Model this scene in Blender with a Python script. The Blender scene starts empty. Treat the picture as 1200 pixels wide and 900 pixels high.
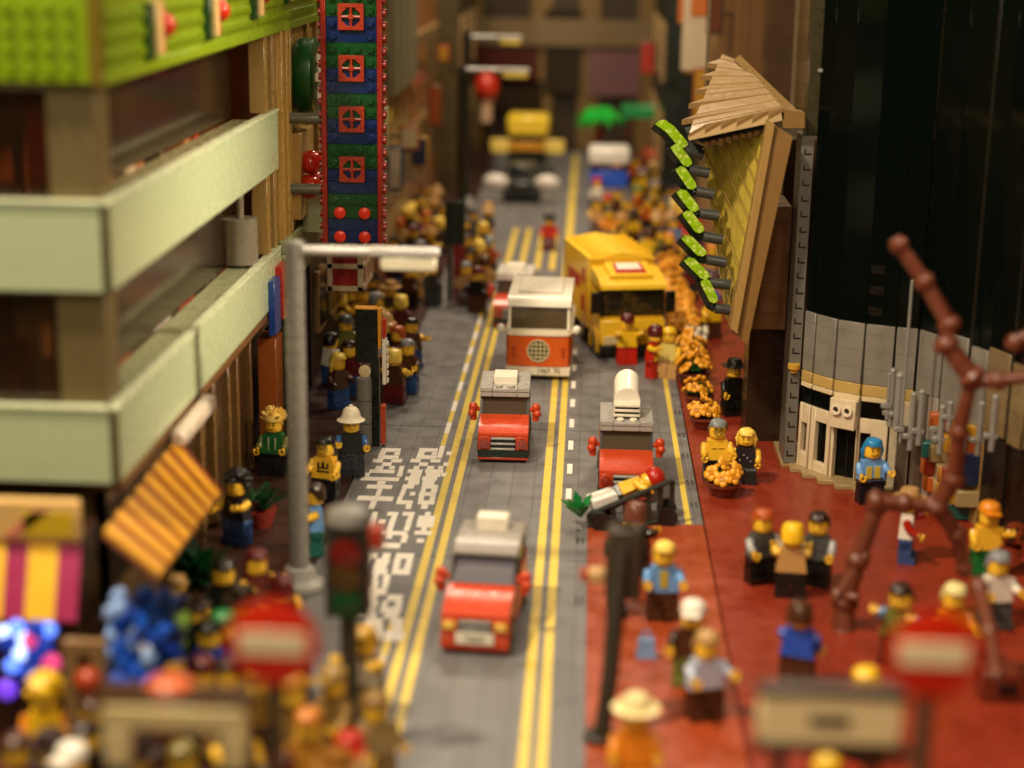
import bpy, bmesh, math, random
from mathutils import Vector, Matrix
random.seed(7)
C = bpy.context.scene.collection
R = math.radians
PI = math.pi
# one unit is one stud of the model town (8 mm)
# ------------------------------------------------------------------ camera maths
FOC = 2000.0; H = 40.833
a_ = Vector((95/FOC, 525/FOC, -1)).normalized()
uz = -(0.016*a_.x + a_.y)/a_.z
u_ = Vector((0.016, 1.0, uz)).normalized()
x_ = a_.cross(u_)
ROT = Matrix((x_, a_, u_))
CAM = Vector((0, 0, H))
def ray(px, py): return ROT @ Vector(((px-600)/FOC, -(py-450)/FOC, -1))
def G(px, py, z=0.0):
    d = ray(px, py); return CAM + d*((z-H)/d.z)
def PY(px, py, Y):
    d = ray(px, py); return CAM + d*(Y/d.y)
def PX(px, py, X):
    d = ray(px, py); return CAM + d*(X/d.x)
# ------------------------------------------------------------------ materials
MATS = {}
def lin(h):
    h = h.lstrip('#'); o = []
    for i in (0, 2, 4):
        c = int(h[i:i+2], 16)/255
        o.append(c/12.92 if c <= .04045 else ((c+.055)/1.055)**2.4)
    return (*o, 1)
def newmat(name):
    m = bpy.data.materials.new(name); m.use_nodes = True
    nt = m.node_tree; b = nt.nodes['Principled BSDF']
    return m, nt, b
def P(hexc, rough=.3, var=.1, coat=.0, metal=0.0):
    """moulded plastic: slight batch variation of colour, handling marks in the gloss"""
    k = (hexc, rough, var, metal)
    if k in MATS: return MATS[k]
    m, nt, b = newmat('plastic_'+hexc)
    N = nt.nodes; L = nt.links
    tc = N.new('ShaderNodeTexCoord'); oi = N.new('ShaderNodeObjectInfo')
    n = N.new('ShaderNodeTexNoise'); n.inputs['Scale'].default_value = 1.3; n.inputs['Detail'].default_value = 5
    L.new(tc.outputs['Object'], n.inputs['Vector'])
    ad = N.new('ShaderNodeMath'); ad.operation = 'MULTIPLY_ADD'; ad.inputs[1].default_value = .5
    L.new(oi.outputs['Random'], ad.inputs[0]); L.new(n.outputs['Fac'], ad.inputs[2])
    mr = N.new('ShaderNodeMapRange'); mr.inputs['From Min'].default_value = .3; mr.inputs['From Max'].default_value = 1.2
    mr.inputs['To Min'].default_value = 1-var; mr.inputs['To Max'].default_value = 1+var
    L.new(ad.outputs[0], mr.inputs['Value'])
    hs = N.new('ShaderNodeHueSaturation'); hs.inputs['Color'].default_value = lin(hexc)
    L.new(mr.outputs[0], hs.inputs['Value']); L.new(hs.outputs[0], b.inputs['Base Color'])
    n2 = N.new('ShaderNodeTexNoise'); n2.inputs['Scale'].default_value = 2.2; n2.inputs['Detail'].default_value = 3
    L.new(tc.outputs['Object'], n2.inputs['Vector'])
    m2 = N.new('ShaderNodeMapRange'); m2.inputs['From Min'].default_value = .35; m2.inputs['From Max'].default_value = .7
    m2.inputs['To Min'].default_value = rough*.8; m2.inputs['To Max'].default_value = rough*1.3
    L.new(n2.outputs['Fac'], m2.inputs['Value']); L.new(m2.outputs[0], b.inputs['Roughness'])
    b.inputs['Metallic'].default_value = metal
    b.inputs['IOR'].default_value = 1.52
    MATS[k] = m; return m
def brick(hexc, w=4.0, h=1.2, rough=.35, seam=.35, off=.5, tint=.12, mort=.03, flat=False):
    """wall of moulded bricks: real seams between bricks as grooves, each brick a hair different"""
    k = ('brick', hexc, w, h, seam, flat, mort)
    if k in MATS: return MATS[k]
    m, nt, b = newmat('brick_'+hexc); N = nt.nodes; L = nt.links
    tc = N.new('ShaderNodeTexCoord'); sp = N.new('ShaderNodeSeparateXYZ'); L.new(tc.outputs['Object'], sp.inputs[0])
    cb = N.new('ShaderNodeCombineXYZ')
    if flat:
        L.new(sp.outputs[0], cb.inputs[1]); L.new(sp.outputs[1], cb.inputs[0])
    else:
        ad = N.new('ShaderNodeMath'); L.new(sp.outputs[0], ad.inputs[0]); L.new(sp.outputs[1], ad.inputs[1])
        L.new(ad.outputs[0], cb.inputs[0]); L.new(sp.outputs[2], cb.inputs[1])
    t = N.new('ShaderNodeTexBrick'); t.offset = off; t.inputs['Scale'].default_value = 1
    t.inputs['Brick Width'].default_value = w; t.inputs['Row Height'].default_value = h
    t.inputs['Mortar Size'].default_value = mort; t.inputs['Mortar Smooth'].default_value = .3
    c = lin(hexc)
    t.inputs['Color1'].default_value = [min(1, x*(1+tint)) for x in c[:3]]+[1]
    t.inputs['Color2'].default_value = [x*(1-tint) for x in c[:3]]+[1]
    t.inputs['Mortar'].default_value = [x*(1-seam) for x in c[:3]]+[1]
    L.new(cb.outputs[0], t.inputs['Vector'])
    n = N.new('ShaderNodeTexNoise'); n.inputs['Scale'].default_value = .5; n.inputs['Detail'].default_value = 8
    L.new(tc.outputs['Object'], n.inputs['Vector'])
    mr = N.new('ShaderNodeMapRange'); mr.inputs['From Min'].default_value = .3; mr.inputs['From Max'].default_value = .7
    mr.inputs['To Min'].default_value = .86; mr.inputs['To Max'].default_value = 1.12
    L.new(n.outputs['Fac'], mr.inputs['Value'])
    hs = N.new('ShaderNodeHueSaturation'); L.new(t.outputs['Color'], hs.inputs['Color']); L.new(mr.outputs[0], hs.inputs['Value'])
    L.new(hs.outputs[0], b.inputs['Base Color'])
    bp = N.new('ShaderNodeBump'); bp.inputs['Strength'].default_value = .6; bp.inputs['Distance'].default_value = .05; bp.invert = True
    L.new(t.outputs['Fac'], bp.inputs['Height']); L.new(bp.outputs[0], b.inputs['Normal'])
    m2 = N.new('ShaderNodeMapRange'); m2.inputs['From Min'].default_value = .3; m2.inputs['From Max'].default_value = .7
    m2.inputs['To Min'].default_value = rough*.7; m2.inputs['To Max'].default_value = rough*1.4
    L.new(n.outputs['Fac'], m2.inputs['Value']); L.new(m2.outputs[0], b.inputs['Roughness'])
    MATS[k] = m; return m
def glass(name, tint, gloss=.12, rough=.05, body=0.0, bodycol='#888888'):
    """clear tinted plastic pane, lets light and shadow through"""
    if name in MATS: return MATS[name]
    m = bpy.data.materials.new(name); m.use_nodes = True; nt = m.node_tree; N = nt.nodes; L = nt.links
    N.remove(N['Principled BSDF']); out = N['Material Output']
    tr = N.new('ShaderNodeBsdfTransparent'); tr.inputs[0].default_value = lin(tint)
    di = N.new('ShaderNodeBsdfDiffuse'); di.inputs[0].default_value = lin(bodycol)
    gl = N.new('ShaderNodeBsdfGlossy'); gl.inputs['Roughness'].default_value = rough
    m1 = N.new('ShaderNodeMixShader'); m1.inputs[0].default_value = body
    L.new(tr.outputs[0], m1.inputs[1]); L.new(di.outputs[0], m1.inputs[2])
    m2 = N.new('ShaderNodeMixShader')
    fr = N.new('ShaderNodeFresnel'); fr.inputs[0].default_value = 1.5
    ma = N.new('ShaderNodeMath'); ma.operation = 'ADD'; ma.use_clamp = True; ma.inputs[1].default_value = gloss-.04
    L.new(fr.outputs[0], ma.inputs[0]); L.new(ma.outputs[0], m2.inputs[0])
    L.new(m1.outputs[0], m2.inputs[1]); L.new(gl.outputs[0], m2.inputs[2]); L.new(m2.outputs[0], out.inputs[0])
    MATS[name] = m; return m
# ------------------------------------------------------------------ mesh builder
class MB:
    def __init__(s): s.v = []; s.f = []; s.mi = []; s.m = 0; s.X = None
    def add(s, vs, fs):
        o = len(s.v)
        if s.X is not None: vs = [s.X @ Vector(v) for v in vs]
        s.v += [tuple(v) for v in vs]; s.f += [tuple(i+o for i in f) for f in fs]; s.mi += [s.m]*len(fs)
        return s
    def box(s, x0, x1, y0, y1, z0, z1, c=.035):
        if x0 > x1: x0, x1 = x1, x0
        if y0 > y1: y0, y1 = y1, y0
        if z0 > z1: z0, z1 = z1, z0
        c = min(c, (x1-x0)*.3, (y1-y0)*.3, (z1-z0)*.3)
        if c <= .004:
            vs = [(x, y, z) for z in (z0, z1) for y in (y0, y1) for x in (x0, x1)]
            return s.add(vs, [(0,2,3,1),(4,5,7,6),(0,1,5,4),(2,6,7,3),(0,4,6,2),(1,3,7,5)])
        ctr = Vector(((x0+x1)/2, (y0+y1)/2, (z0+z1)/2)); hh = ((x1-x0)/2, (y1-y0)/2, (z1-z0)/2)
        vs = []; idx = {}
        for sx in (-1, 1):
            for sy in (-1, 1):
                for sz in (-1, 1):
                    sg = (sx, sy, sz)
                    for ax in range(3):
                        p = [sg[k]*(hh[k] if k == ax else hh[k]-c) for k in range(3)]
                        idx[(sg, ax)] = len(vs); vs.append(tuple(ctr[k]+p[k] for k in range(3)))
        fs = []
        for ax in range(3):
            b, d = [k for k in range(3) if k != ax]
            for sgn in (-1, 1):
                q = []
                for (i, j) in ((-1,-1),(1,-1),(1,1),(-1,1)):
                    g = [0,0,0]; g[ax] = sgn; g[b] = i; g[d] = j; q.append(idx[(tuple(g), ax)])
                fs.append(tuple(q))
            for i in (-1, 1):
                for j in (-1, 1):
                    q = []
                    for (w, axx) in ((-1, b), (1, b), (1, d), (-1, d)):
                        g = [0,0,0]; g[ax] = w; g[b] = i; g[d] = j; q.append(idx[(tuple(g), axx)])
                    fs.append(tuple(q))
        for sx in (-1, 1):
            for sy in (-1, 1):
                for sz in (-1, 1): fs.append(tuple(idx[((sx,sy,sz), k)] for k in range(3)))
        return s.add(vs, fs)
    def lathe(s, prof, c=(0,0,0), n=20, axis='z', cap=True):
        vs = []; fs = []
        for (r, h) in prof:
            for i in range(n):
                t = 2*PI*i/n; x, y = r*math.cos(t), r*math.sin(t)
                p = (x, y, h) if axis == 'z' else ((x, h, y) if axis == 'y' else (h, x, y))
                vs.append((p[0]+c[0], p[1]+c[1], p[2]+c[2]))
        for k in range(len(prof)-1):
            for i in range(n):
                j = (i+1) % n
                fs.append((k*n+i, k*n+j, (k+1)*n+j, (k+1)*n+i))
        if cap:
            fs.append(tuple(range(n))); fs.append(tuple(range((len(prof)-1)*n, len(prof)*n)))
        return s.add(vs, fs)
    def cyl(s, x, y, z0, z1, r, n=16, axis='z'):
        c = min(.04, r*.2)
        if z1 < z0: z0, z1 = z1, z0
        return s.lathe([(r-c, z0), (r, z0+c), (r, z1-c), (r-c, z1)], (x, y, 0) if axis == 'z' else ((x, 0, y) if axis == 'y' else (0, x, y)), n, axis)
    def stud(s, x, y, z): return s.cyl(x, y, z, z+.2, .3, 12)
    def sph(s, x, y, z, r, sx=1, sy=1, sz=1, n=14, k=8):
        pr = [(max(.001, math.sin(PI*i/k)), -math.cos(PI*i/k)) for i in range(k+1)]
        o = len(s.v); X = s.X; s.X = None
        s.lathe(pr, (0,0,0), n)
        s.X = X
        for i in range(o, len(s.v)):
            v = s.v[i]; p = Vector((x+v[0]*r*sx, y+v[1]*r*sy, z+v[2]*r*sz))
            s.v[i] = tuple(X @ p if X is not None else p)
        return s
    def prism(s, poly, d0, d1, axis='x'):
        n = len(poly)
        def mk(p, d): return (d, p[0], p[1]) if axis == 'x' else ((p[0], d, p[1]) if axis == 'y' else (p[0], p[1], d))
        vs = [mk(p, d0) for p in poly]+[mk(p, d1) for p in poly]
        return s.add(vs, [tuple(range(n)), tuple(range(n, 2*n))]+[(i, (i+1) % n, n+(i+1) % n, n+i) for i in range(n)])
    def hexa(s, a, b):
        """a, b: two quads of points"""
        return s.add(list(a)+list(b), [(0,1,2,3),(4,5,6,7)]+[(i, (i+1) % 4, 4+(i+1) % 4, 4+i) for i in range(4)])
    def slab(s, pts, off):
        off = Vector(off); n = len(pts)
        return s.add([Vector(p) for p in pts]+[Vector(p)+off for p in pts], [tuple(range(n)), tuple(range(n, 2*n))]+[(i, (i+1) % n, n+(i+1) % n, n+i) for i in range(n)])
    def tube(s, pts, rad, n=10):
        pts = [Vector(p) for p in pts]; vs = []; fs = []
        if not isinstance(rad, (list, tuple)): rad = [rad]*len(pts)
        for i, p in enumerate(pts):
            d = (pts[min(i+1, len(pts)-1)]-pts[max(i-1, 0)]).normalized()
            q = d.to_track_quat('Z', 'Y')
            for k in range(n):
                t = 2*PI*k/n; vs.append(p+q @ Vector((rad[i]*math.cos(t), rad[i]*math.sin(t), 0)))
        for i in range(len(pts)-1):
            for k in range(n):
                j = (k+1) % n; fs.append((i*n+k, i*n+j, (i+1)*n+j, (i+1)*n+k))
        fs.append(tuple(range(n))); fs.append(tuple(range((len(pts)-1)*n, len(pts)*n)))
        return s.add(vs, fs)
    def mesh(s, name, smooth=True):
        me = bpy.data.meshes.new(name); me.from_pydata(s.v, [], s.f)
        bm = bmesh.new(); bm.from_mesh(me); bmesh.ops.recalc_face_normals(bm, faces=bm.faces); bm.to_mesh(me); bm.free()
        me.polygons.foreach_set('material_index', s.mi)
        if smooth:
            me.polygons.foreach_set('use_smooth', [True]*len(me.polygons)); me.set_sharp_from_angle(angle=R(42))
        me.update(); return me
    def build(s, name, mats, parent=None, smooth=True):
        me = s.mesh(name, smooth)
        for m in (mats if isinstance(mats, (list, tuple)) else [mats]): me.materials.append(m)
        o = bpy.data.objects.new(name, me); C.objects.link(o)
        if parent: o.parent = parent
        return o
def tag(o, label=None, cat=None, group=None, kind=None):
    if label: o['label'] = label
    if cat: o['category'] = cat
    if group: o['group'] = group
    if kind: o['kind'] = kind
    return o
def thing(name, label, cat, loc=(0,0,0), rz=0, group=None):
    o = bpy.data.objects.new(name, None); C.objects.link(o); o.empty_display_size = .5
    o.location = loc; o.rotation_euler.z = rz
    return tag(o, label, cat, group)
def textobj(s, size, mat, parent, loc, rot=(PI/2,0,0), name='lettering', ext=.02):
    cu = bpy.data.curves.new(name, 'FONT'); cu.body = s; cu.size = size; cu.align_x = 'CENTER'; cu.align_y = 'CENTER'; cu.extrude = ext
    t = bpy.data.objects.new(name, cu); C.objects.link(t)
    dg = bpy.context.evaluated_depsgraph_get(); me = bpy.data.meshes.new_from_object(t.evaluated_get(dg))
    bpy.data.objects.remove(t); me.materials.clear(); me.materials.append(mat)
    o = bpy.data.objects.new(name, me); C.objects.link(o); o.location = loc; o.rotation_euler = rot; o.parent = parent
    return o
# ------------------------------------------------------------------ colours
YEL = '#efbb34'; SKIN = '#f0bd34'; RED = '#b8280f'; DRED = '#7a1710'; GREY = '#a9a8a4'; DGREY = '#5d5e5c'; WHITE = '#efe6d8'
CREAM = '#e6d3ac'; TAN = '#c2a263'; BLACK = '#111512'; DKG = '#0a2015'; ORANGE = '#d9551a'; BRN = '#5a3420'; BLUE = '#2a62b8'; LBLUE = '#6a9fd8'
# ------------------------------------------------------------------ world, camera, lamps
sc = bpy.context.scene
w = bpy.data.worlds.new('World'); sc.world = w; w.use_nodes = True
w.node_tree.nodes['Background'].inputs[0].default_value = (.07, .23, .11, 1)
w.node_tree.nodes['Background'].inputs[1].default_value = .052
cd = bpy.data.cameras.new('camera'); cam = bpy.data.objects.new('camera', cd); C.objects.link(cam); sc.camera = cam
cam.matrix_world = Matrix.Translation(CAM) @ ROT.to_4x4()
cd.sensor_width = 36; cd.lens = 60; cd.clip_start = .5; cd.clip_end = 2000
cd.dof.use_dof = True; cd.dof.focus_distance = 138.0; cd.dof.aperture_fstop = .036; cd.dof.aperture_blades = 0
sc.view_settings.view_transform = 'Standard'; sc.view_settings.look = 'None'; sc.view_settings.exposure = 0
def lamp(loc, tgt, size, power, col=(1,.82,.60), spread=180):
    ld = bpy.data.lights.new('ceiling_or_fill_lamp', 'AREA'); ld.shape = 'DISK'; ld.size = size; ld.energy = power; ld.color = col; ld.spread = R(spread)
    o = bpy.data.objects.new('ceiling_or_fill_lamp', ld); C.objects.link(o); o.location = loc
    o.rotation_euler = (Vector(tgt)-Vector(loc)).to_track_quat('-Z', 'Y').to_euler(); return o
LP = 1.0
lamp((-58, 62, 130), (0, 130, 0), 10, 215000)
lamp((-30, 20, 115), (6, 112, 0), 7, 48000)
lamp((-20, -26, 92), (-2, 95, 0), 3.0, 11000)
lamp((-9, -26, 92), (2, 95, 0), 3.0, 9000)
lamp((-12, -22, 66), (-2, 62, 8), 12, 19000)  # added unseen fill lamp, brightens the near signs
lamp((46, 20, 120), (24, 105, 4), 12, 36000)
lamp((70, 95, 80), (-24, 108, 24), 14, 9000, spread=34)  # added unseen fill lamp for the left building's side bands and rooms
lamp((0, 150, 190), (0, 170, 0), 150, 44000)  # added unseen overhead fill, broad and soft, for ambient light
lamp((-20, 250, 120), (-2, 275, 0), 24, 120000)
lamp((30, 205, 120), (6, 215, 0), 16, 80000)
SPANS = [(-16.14,-14.58,132.28,133.27),(-16.18,-15.7,131.32,132.26),(-14.96,-14.53,131.44,132.38),(-16.17,-14.53,130.31,131.31),(-16.47,-15.68,129.31,130.27),(-15.0,-14.15,129.45,130.41),(-15.62,-14.89,128.44,129.38),(-16.03,-15.41,127.53,128.39),(-14.94,-14.53,127.64,128.5),(-14.16,-13.8,127.71,128.57),(-16.39,-14.43,126.61,127.49),(-14.12,-13.79,126.82,127.7),(-16.68,-16.27,125.6,126.57),(-14.12,-13.74,125.84,126.81),(-16.78,-13.86,124.65,125.57),(-15.42,-14.81,123.72,124.77),(-16.1,-14.19,122.72,123.65),(-15.21,-14.84,121.94,122.79),(-15.2,-14.84,121.05,121.93),(-16.44,-13.79,119.88,120.93),(-15.34,-14.9,119.06,119.97),(-15.33,-14.92,118.0,119.05),(-13.07,-11.56,132.58,133.57),(-13.08,-12.55,131.62,132.56),(-11.96,-11.53,131.73,132.67),(-10.76,-10.35,131.84,132.79),(-13.09,-11.5,130.6,131.61),(-13.47,-12.68,129.6,130.56),(-11.88,-11.09,129.75,130.71),(-12.69,-12.01,128.72,129.66),(-10.77,-10.38,128.9,129.85),(-13.02,-12.6,127.82,128.68),(-11.97,-11.45,127.92,128.78),(-11.09,-10.72,128.0,128.86),(-13.39,-12.25,126.89,127.77),(-12.05,-10.65,127.02,127.9),(-13.09,-12.27,125.93,126.91),(-11.91,-10.77,126.04,127.02),(-10.7,-10.31,126.16,127.13),(-13.4,-12.28,124.97,125.89),(-12.09,-10.95,125.09,126.02),(-13.09,-12.23,123.94,124.99),(-11.98,-11.06,124.05,125.09),(-13.39,-12.53,122.97,123.9),(-11.93,-10.72,123.11,124.04),(-13.39,-13.04,122.1,122.96),(-11.91,-11.57,122.24,123.1),(-11.14,-10.69,122.31,123.17),(-13.4,-13.05,121.22,122.1),(-12.65,-12.26,121.29,122.17),(-11.96,-10.71,121.35,122.23),(-13.44,-13.1,120.16,121.21),(-11.91,-11.52,120.3,121.35),(-11.07,-10.68,120.37,121.42),(-13.43,-12.26,119.24,120.15),(-11.86,-10.64,119.38,120.29),(-12.64,-12.25,118.25,119.3),(-11.52,-11.04,118.35,119.4),(-14.91,-14.53,116.53,117.35),(-13.81,-13.04,116.63,117.45),(-12.71,-11.85,116.73,117.55),(-11.08,-10.69,116.88,117.7),(-14.9,-14.48,115.69,116.52),(-13.43,-13.05,115.82,116.66),(-12.24,-11.86,115.93,116.76),(-11.48,-10.28,116.0,116.83),(-14.91,-14.47,114.85,115.68),(-14.23,-13.76,114.91,115.74),(-13.48,-13.05,114.98,115.81),(-12.29,-11.87,115.09,115.91),(-11.49,-10.27,115.16,115.99),(-14.9,-14.46,114.06,114.85),(-13.46,-13.05,114.19,114.98),(-12.25,-11.86,114.3,115.08),(-11.45,-10.26,114.37,115.16),(-14.93,-14.46,113.28,114.05),(-13.46,-13.06,113.41,114.18),(-12.26,-11.87,113.51,114.29),(-11.03,-10.65,113.62,114.4),(-14.92,-14.45,112.45,113.27),(-13.76,-11.95,112.55,113.37),(-11.43,-10.24,112.76,113.58),(-14.95,-14.07,111.63,112.43),(-13.34,-12.92,111.77,112.58),(-12.23,-11.81,111.87,112.68),(-14.84,-14.48,110.83,111.63),(-14.11,-13.7,110.89,111.69),(-12.21,-11.82,111.06,111.86),(-11.11,-10.63,111.16,111.96),(-13.38,-12.16,109.9,110.95),(-14.15,-13.51,107.8,108.81),(-13.13,-12.62,107.88,108.9),(-12.23,-11.02,107.96,108.98),(-14.21,-13.77,106.78,107.78),(-13.45,-12.56,106.85,107.85),(-12.25,-11.8,106.95,107.95),(-11.42,-11.01,107.02,108.02),(-14.14,-13.77,105.8,106.78),(-13.45,-12.61,105.86,106.84),(-12.2,-11.76,105.96,106.95),(-11.44,-10.98,106.03,107.01),(-14.14,-13.77,104.82,105.79),(-13.4,-12.46,104.89,105.85),(-12.15,-10.97,104.99,105.96),(-13.26,-12.95,103.67,104.89),(-12.58,-12.17,103.73,104.95),(-13.17,-12.8,102.47,103.67),(-12.5,-12.13,102.53,103.72),(-13.45,-12.1,101.34,102.44),(-13.55,-12.59,100.24,101.32),(-11.93,-10.97,100.37,101.45),(-13.59,-13.17,99.22,100.22),(-12.84,-12.44,99.29,100.28),(-12.13,-11.81,99.35,100.34),(-11.3,-10.9,99.41,100.41),(-13.75,-12.46,98.28,99.2),(-12.11,-10.87,98.42,99.34),(-13.42,-12.29,97.39,98.3),(-11.79,-10.93,97.53,98.43),(-12.81,-11.77,96.43,97.43),(-11.25,-10.55,96.56,97.56),(-12.51,-11.65,95.45,96.44),(-11.05,-10.48,95.57,96.56),(-11.96,-11.53,94.12,95.49),(-11.39,-10.24,94.17,95.53)]
# ------------------------------------------------------------------ the ground
def ground_mat(name, hexc, rough, spots, seamw, seamh, seam=.35, spotcol='#c9a090', mort=.02):
    m = brick(hexc, seamw, seamh, rough, seam, .5, .05, mort, flat=True).copy(); m.name = name
    nt = m.node_tree; N = nt.nodes; L = nt.links; b = N['Principled BSDF']
    src = b.inputs['Base Color'].links[0].from_socket
    tc = [n for n in N if n.type == 'TEX_COORD'][0]
    v = N.new('ShaderNodeTexNoise'); v.inputs['Scale'].default_value = 3.2; v.inputs['Detail'].default_value = 9; v.inputs['Roughness'].default_value = .75
    L.new(tc.outputs['Object'], v.inputs['Vector'])
    mr = N.new('ShaderNodeMapRange'); mr.inputs['From Min'].default_value = .60; mr.inputs['From Max'].default_value = .80; mr.inputs['To Max'].default_value = spots
    L.new(v.outputs['Fac'], mr.inputs['Value'])
    mx = N.new('ShaderNodeMix'); mx.data_type = 'RGBA'
    L.new(mr.outputs[0], mx.inputs[0]); L.new(src, mx.inputs[6]); mx.inputs[7].default_value = lin(spotcol)
    L.new(mx.outputs[2], b.inputs['Base Color'])
    return m
M_road = ground_mat('road_tiles', '#6e6c6b', .42, .22, 9.6, 1.7, .4, '#a39a8c', .028)
M_red = ground_mat('plaza_tiles', '#8a2f1a', .3, .34, 16, 16, .3, '#b58468')
M_brown = ground_mat('pavement_tiles', '#361b13', .4, .2, 8, 8, .3, '#8a6a55')
b = MB(); b.box(-140, 140, 15, 470, -3, -.25, 0); tag(b.build('ground', P('#140d0a', .7)), kind='structure')
def road():
    b = MB(); ys = [45, 77, 108.6, 140.0, 171.5, 203, 235, 267, 299, 335]
    for y0, y1 in zip(ys, ys[1:]):
        xs = (-17.4, 9.05)
        b.box(xs[0], xs[1], y0+.07, y1-.07, -.25, 0, .02)
    return tag(b.build('road', M_road), kind='structure')
road()
b = MB(); b.box(-60, -17.46, 40, 139.96, -.25, .16, .03); b.box(-60, -17.46, 140.06, 335, -.25, .16, .03)
tag(b.build('left_pavement', M_brown), kind='structure')
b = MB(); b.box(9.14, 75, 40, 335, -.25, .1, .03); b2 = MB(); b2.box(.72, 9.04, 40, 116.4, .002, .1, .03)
tag(b.build('right_plaza', M_red), kind='structure')
M_strip = ground_mat('strip_tiles_warm_cast', '#9c401c', .32, .3, 16, 16, .3, '#b58468')  # orange cast of a warm reflection is put into the tile colour
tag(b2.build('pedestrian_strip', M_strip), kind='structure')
# painted and tiled markings
MK_Y = P('#e3c54e', .38, .12); MK_W = P('#f4ecdf', .35, .05)
def marks():
    b = MB(); z = .012
    def strip(x, y0, y1, wd, m):
        y = y0
        b.m = m
        while y < y1:
            e = min(y+8.0, y1); b.box(x-wd/2, x+wd/2, y+.02, e-.02, .001, z+.003, .004); y = e
    strip(-10.18, 50, 206, .54, 0); strip(-9.24, 50, 206, .54, 0)
    strip(-2.44, 50, 206, .56, 0); strip(-1.5, 50, 206, .56, 0); strip(-2.2, 206, 330, 1.0, 0)
    strip(8.0, 116.6, 200, .42, 0)
    for i, y in enumerate((131, 138, 145, 152, 159, 166, 173, 180, 187)):   # left edge dashes, white then yellow
        strip(-11.25, y, y+3.4, .42, 1); strip(-11.25, y+3.4, y+7, .4, 0)
    strip(-11.2, 89.5, 92, .45, 1); strip(-11.1, 92, 98, .45, 0)
    for y in (121.5, 127.8, 134.3, 140.9, 147.5, 154, 160.5, 167): strip(-.72, y, y+2.6, .42, 1)
    for x in (-9.9, -8.0, -6.0, -4.1): strip(x, 212, 243, .7, 0)          # far hatched box
    b.m = 1
    for (x0, x1, y0, y1) in SPANS: b.box(x0-.01, x1+.01, y0+.004, y1-.004, .001, z+.006, .004)
    # turning arrow studs and small black drain tiles by the kerb
    b.m = 2
    for y in (101, 112, 120.5, 126, 133, 139, 146, 152):
        for x in (8.45, 8.8):
            xx = x if y > 117 else x-8.4
            for k in range(3): b.box(xx-.1, xx+.1, y+k*.42, y+k*.42+.22, .001, .014, .004)
    return tag(b.build('road_markings', [MK_Y, MK_W, P('#1b1b1a')]), kind='structure')
marks()
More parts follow.
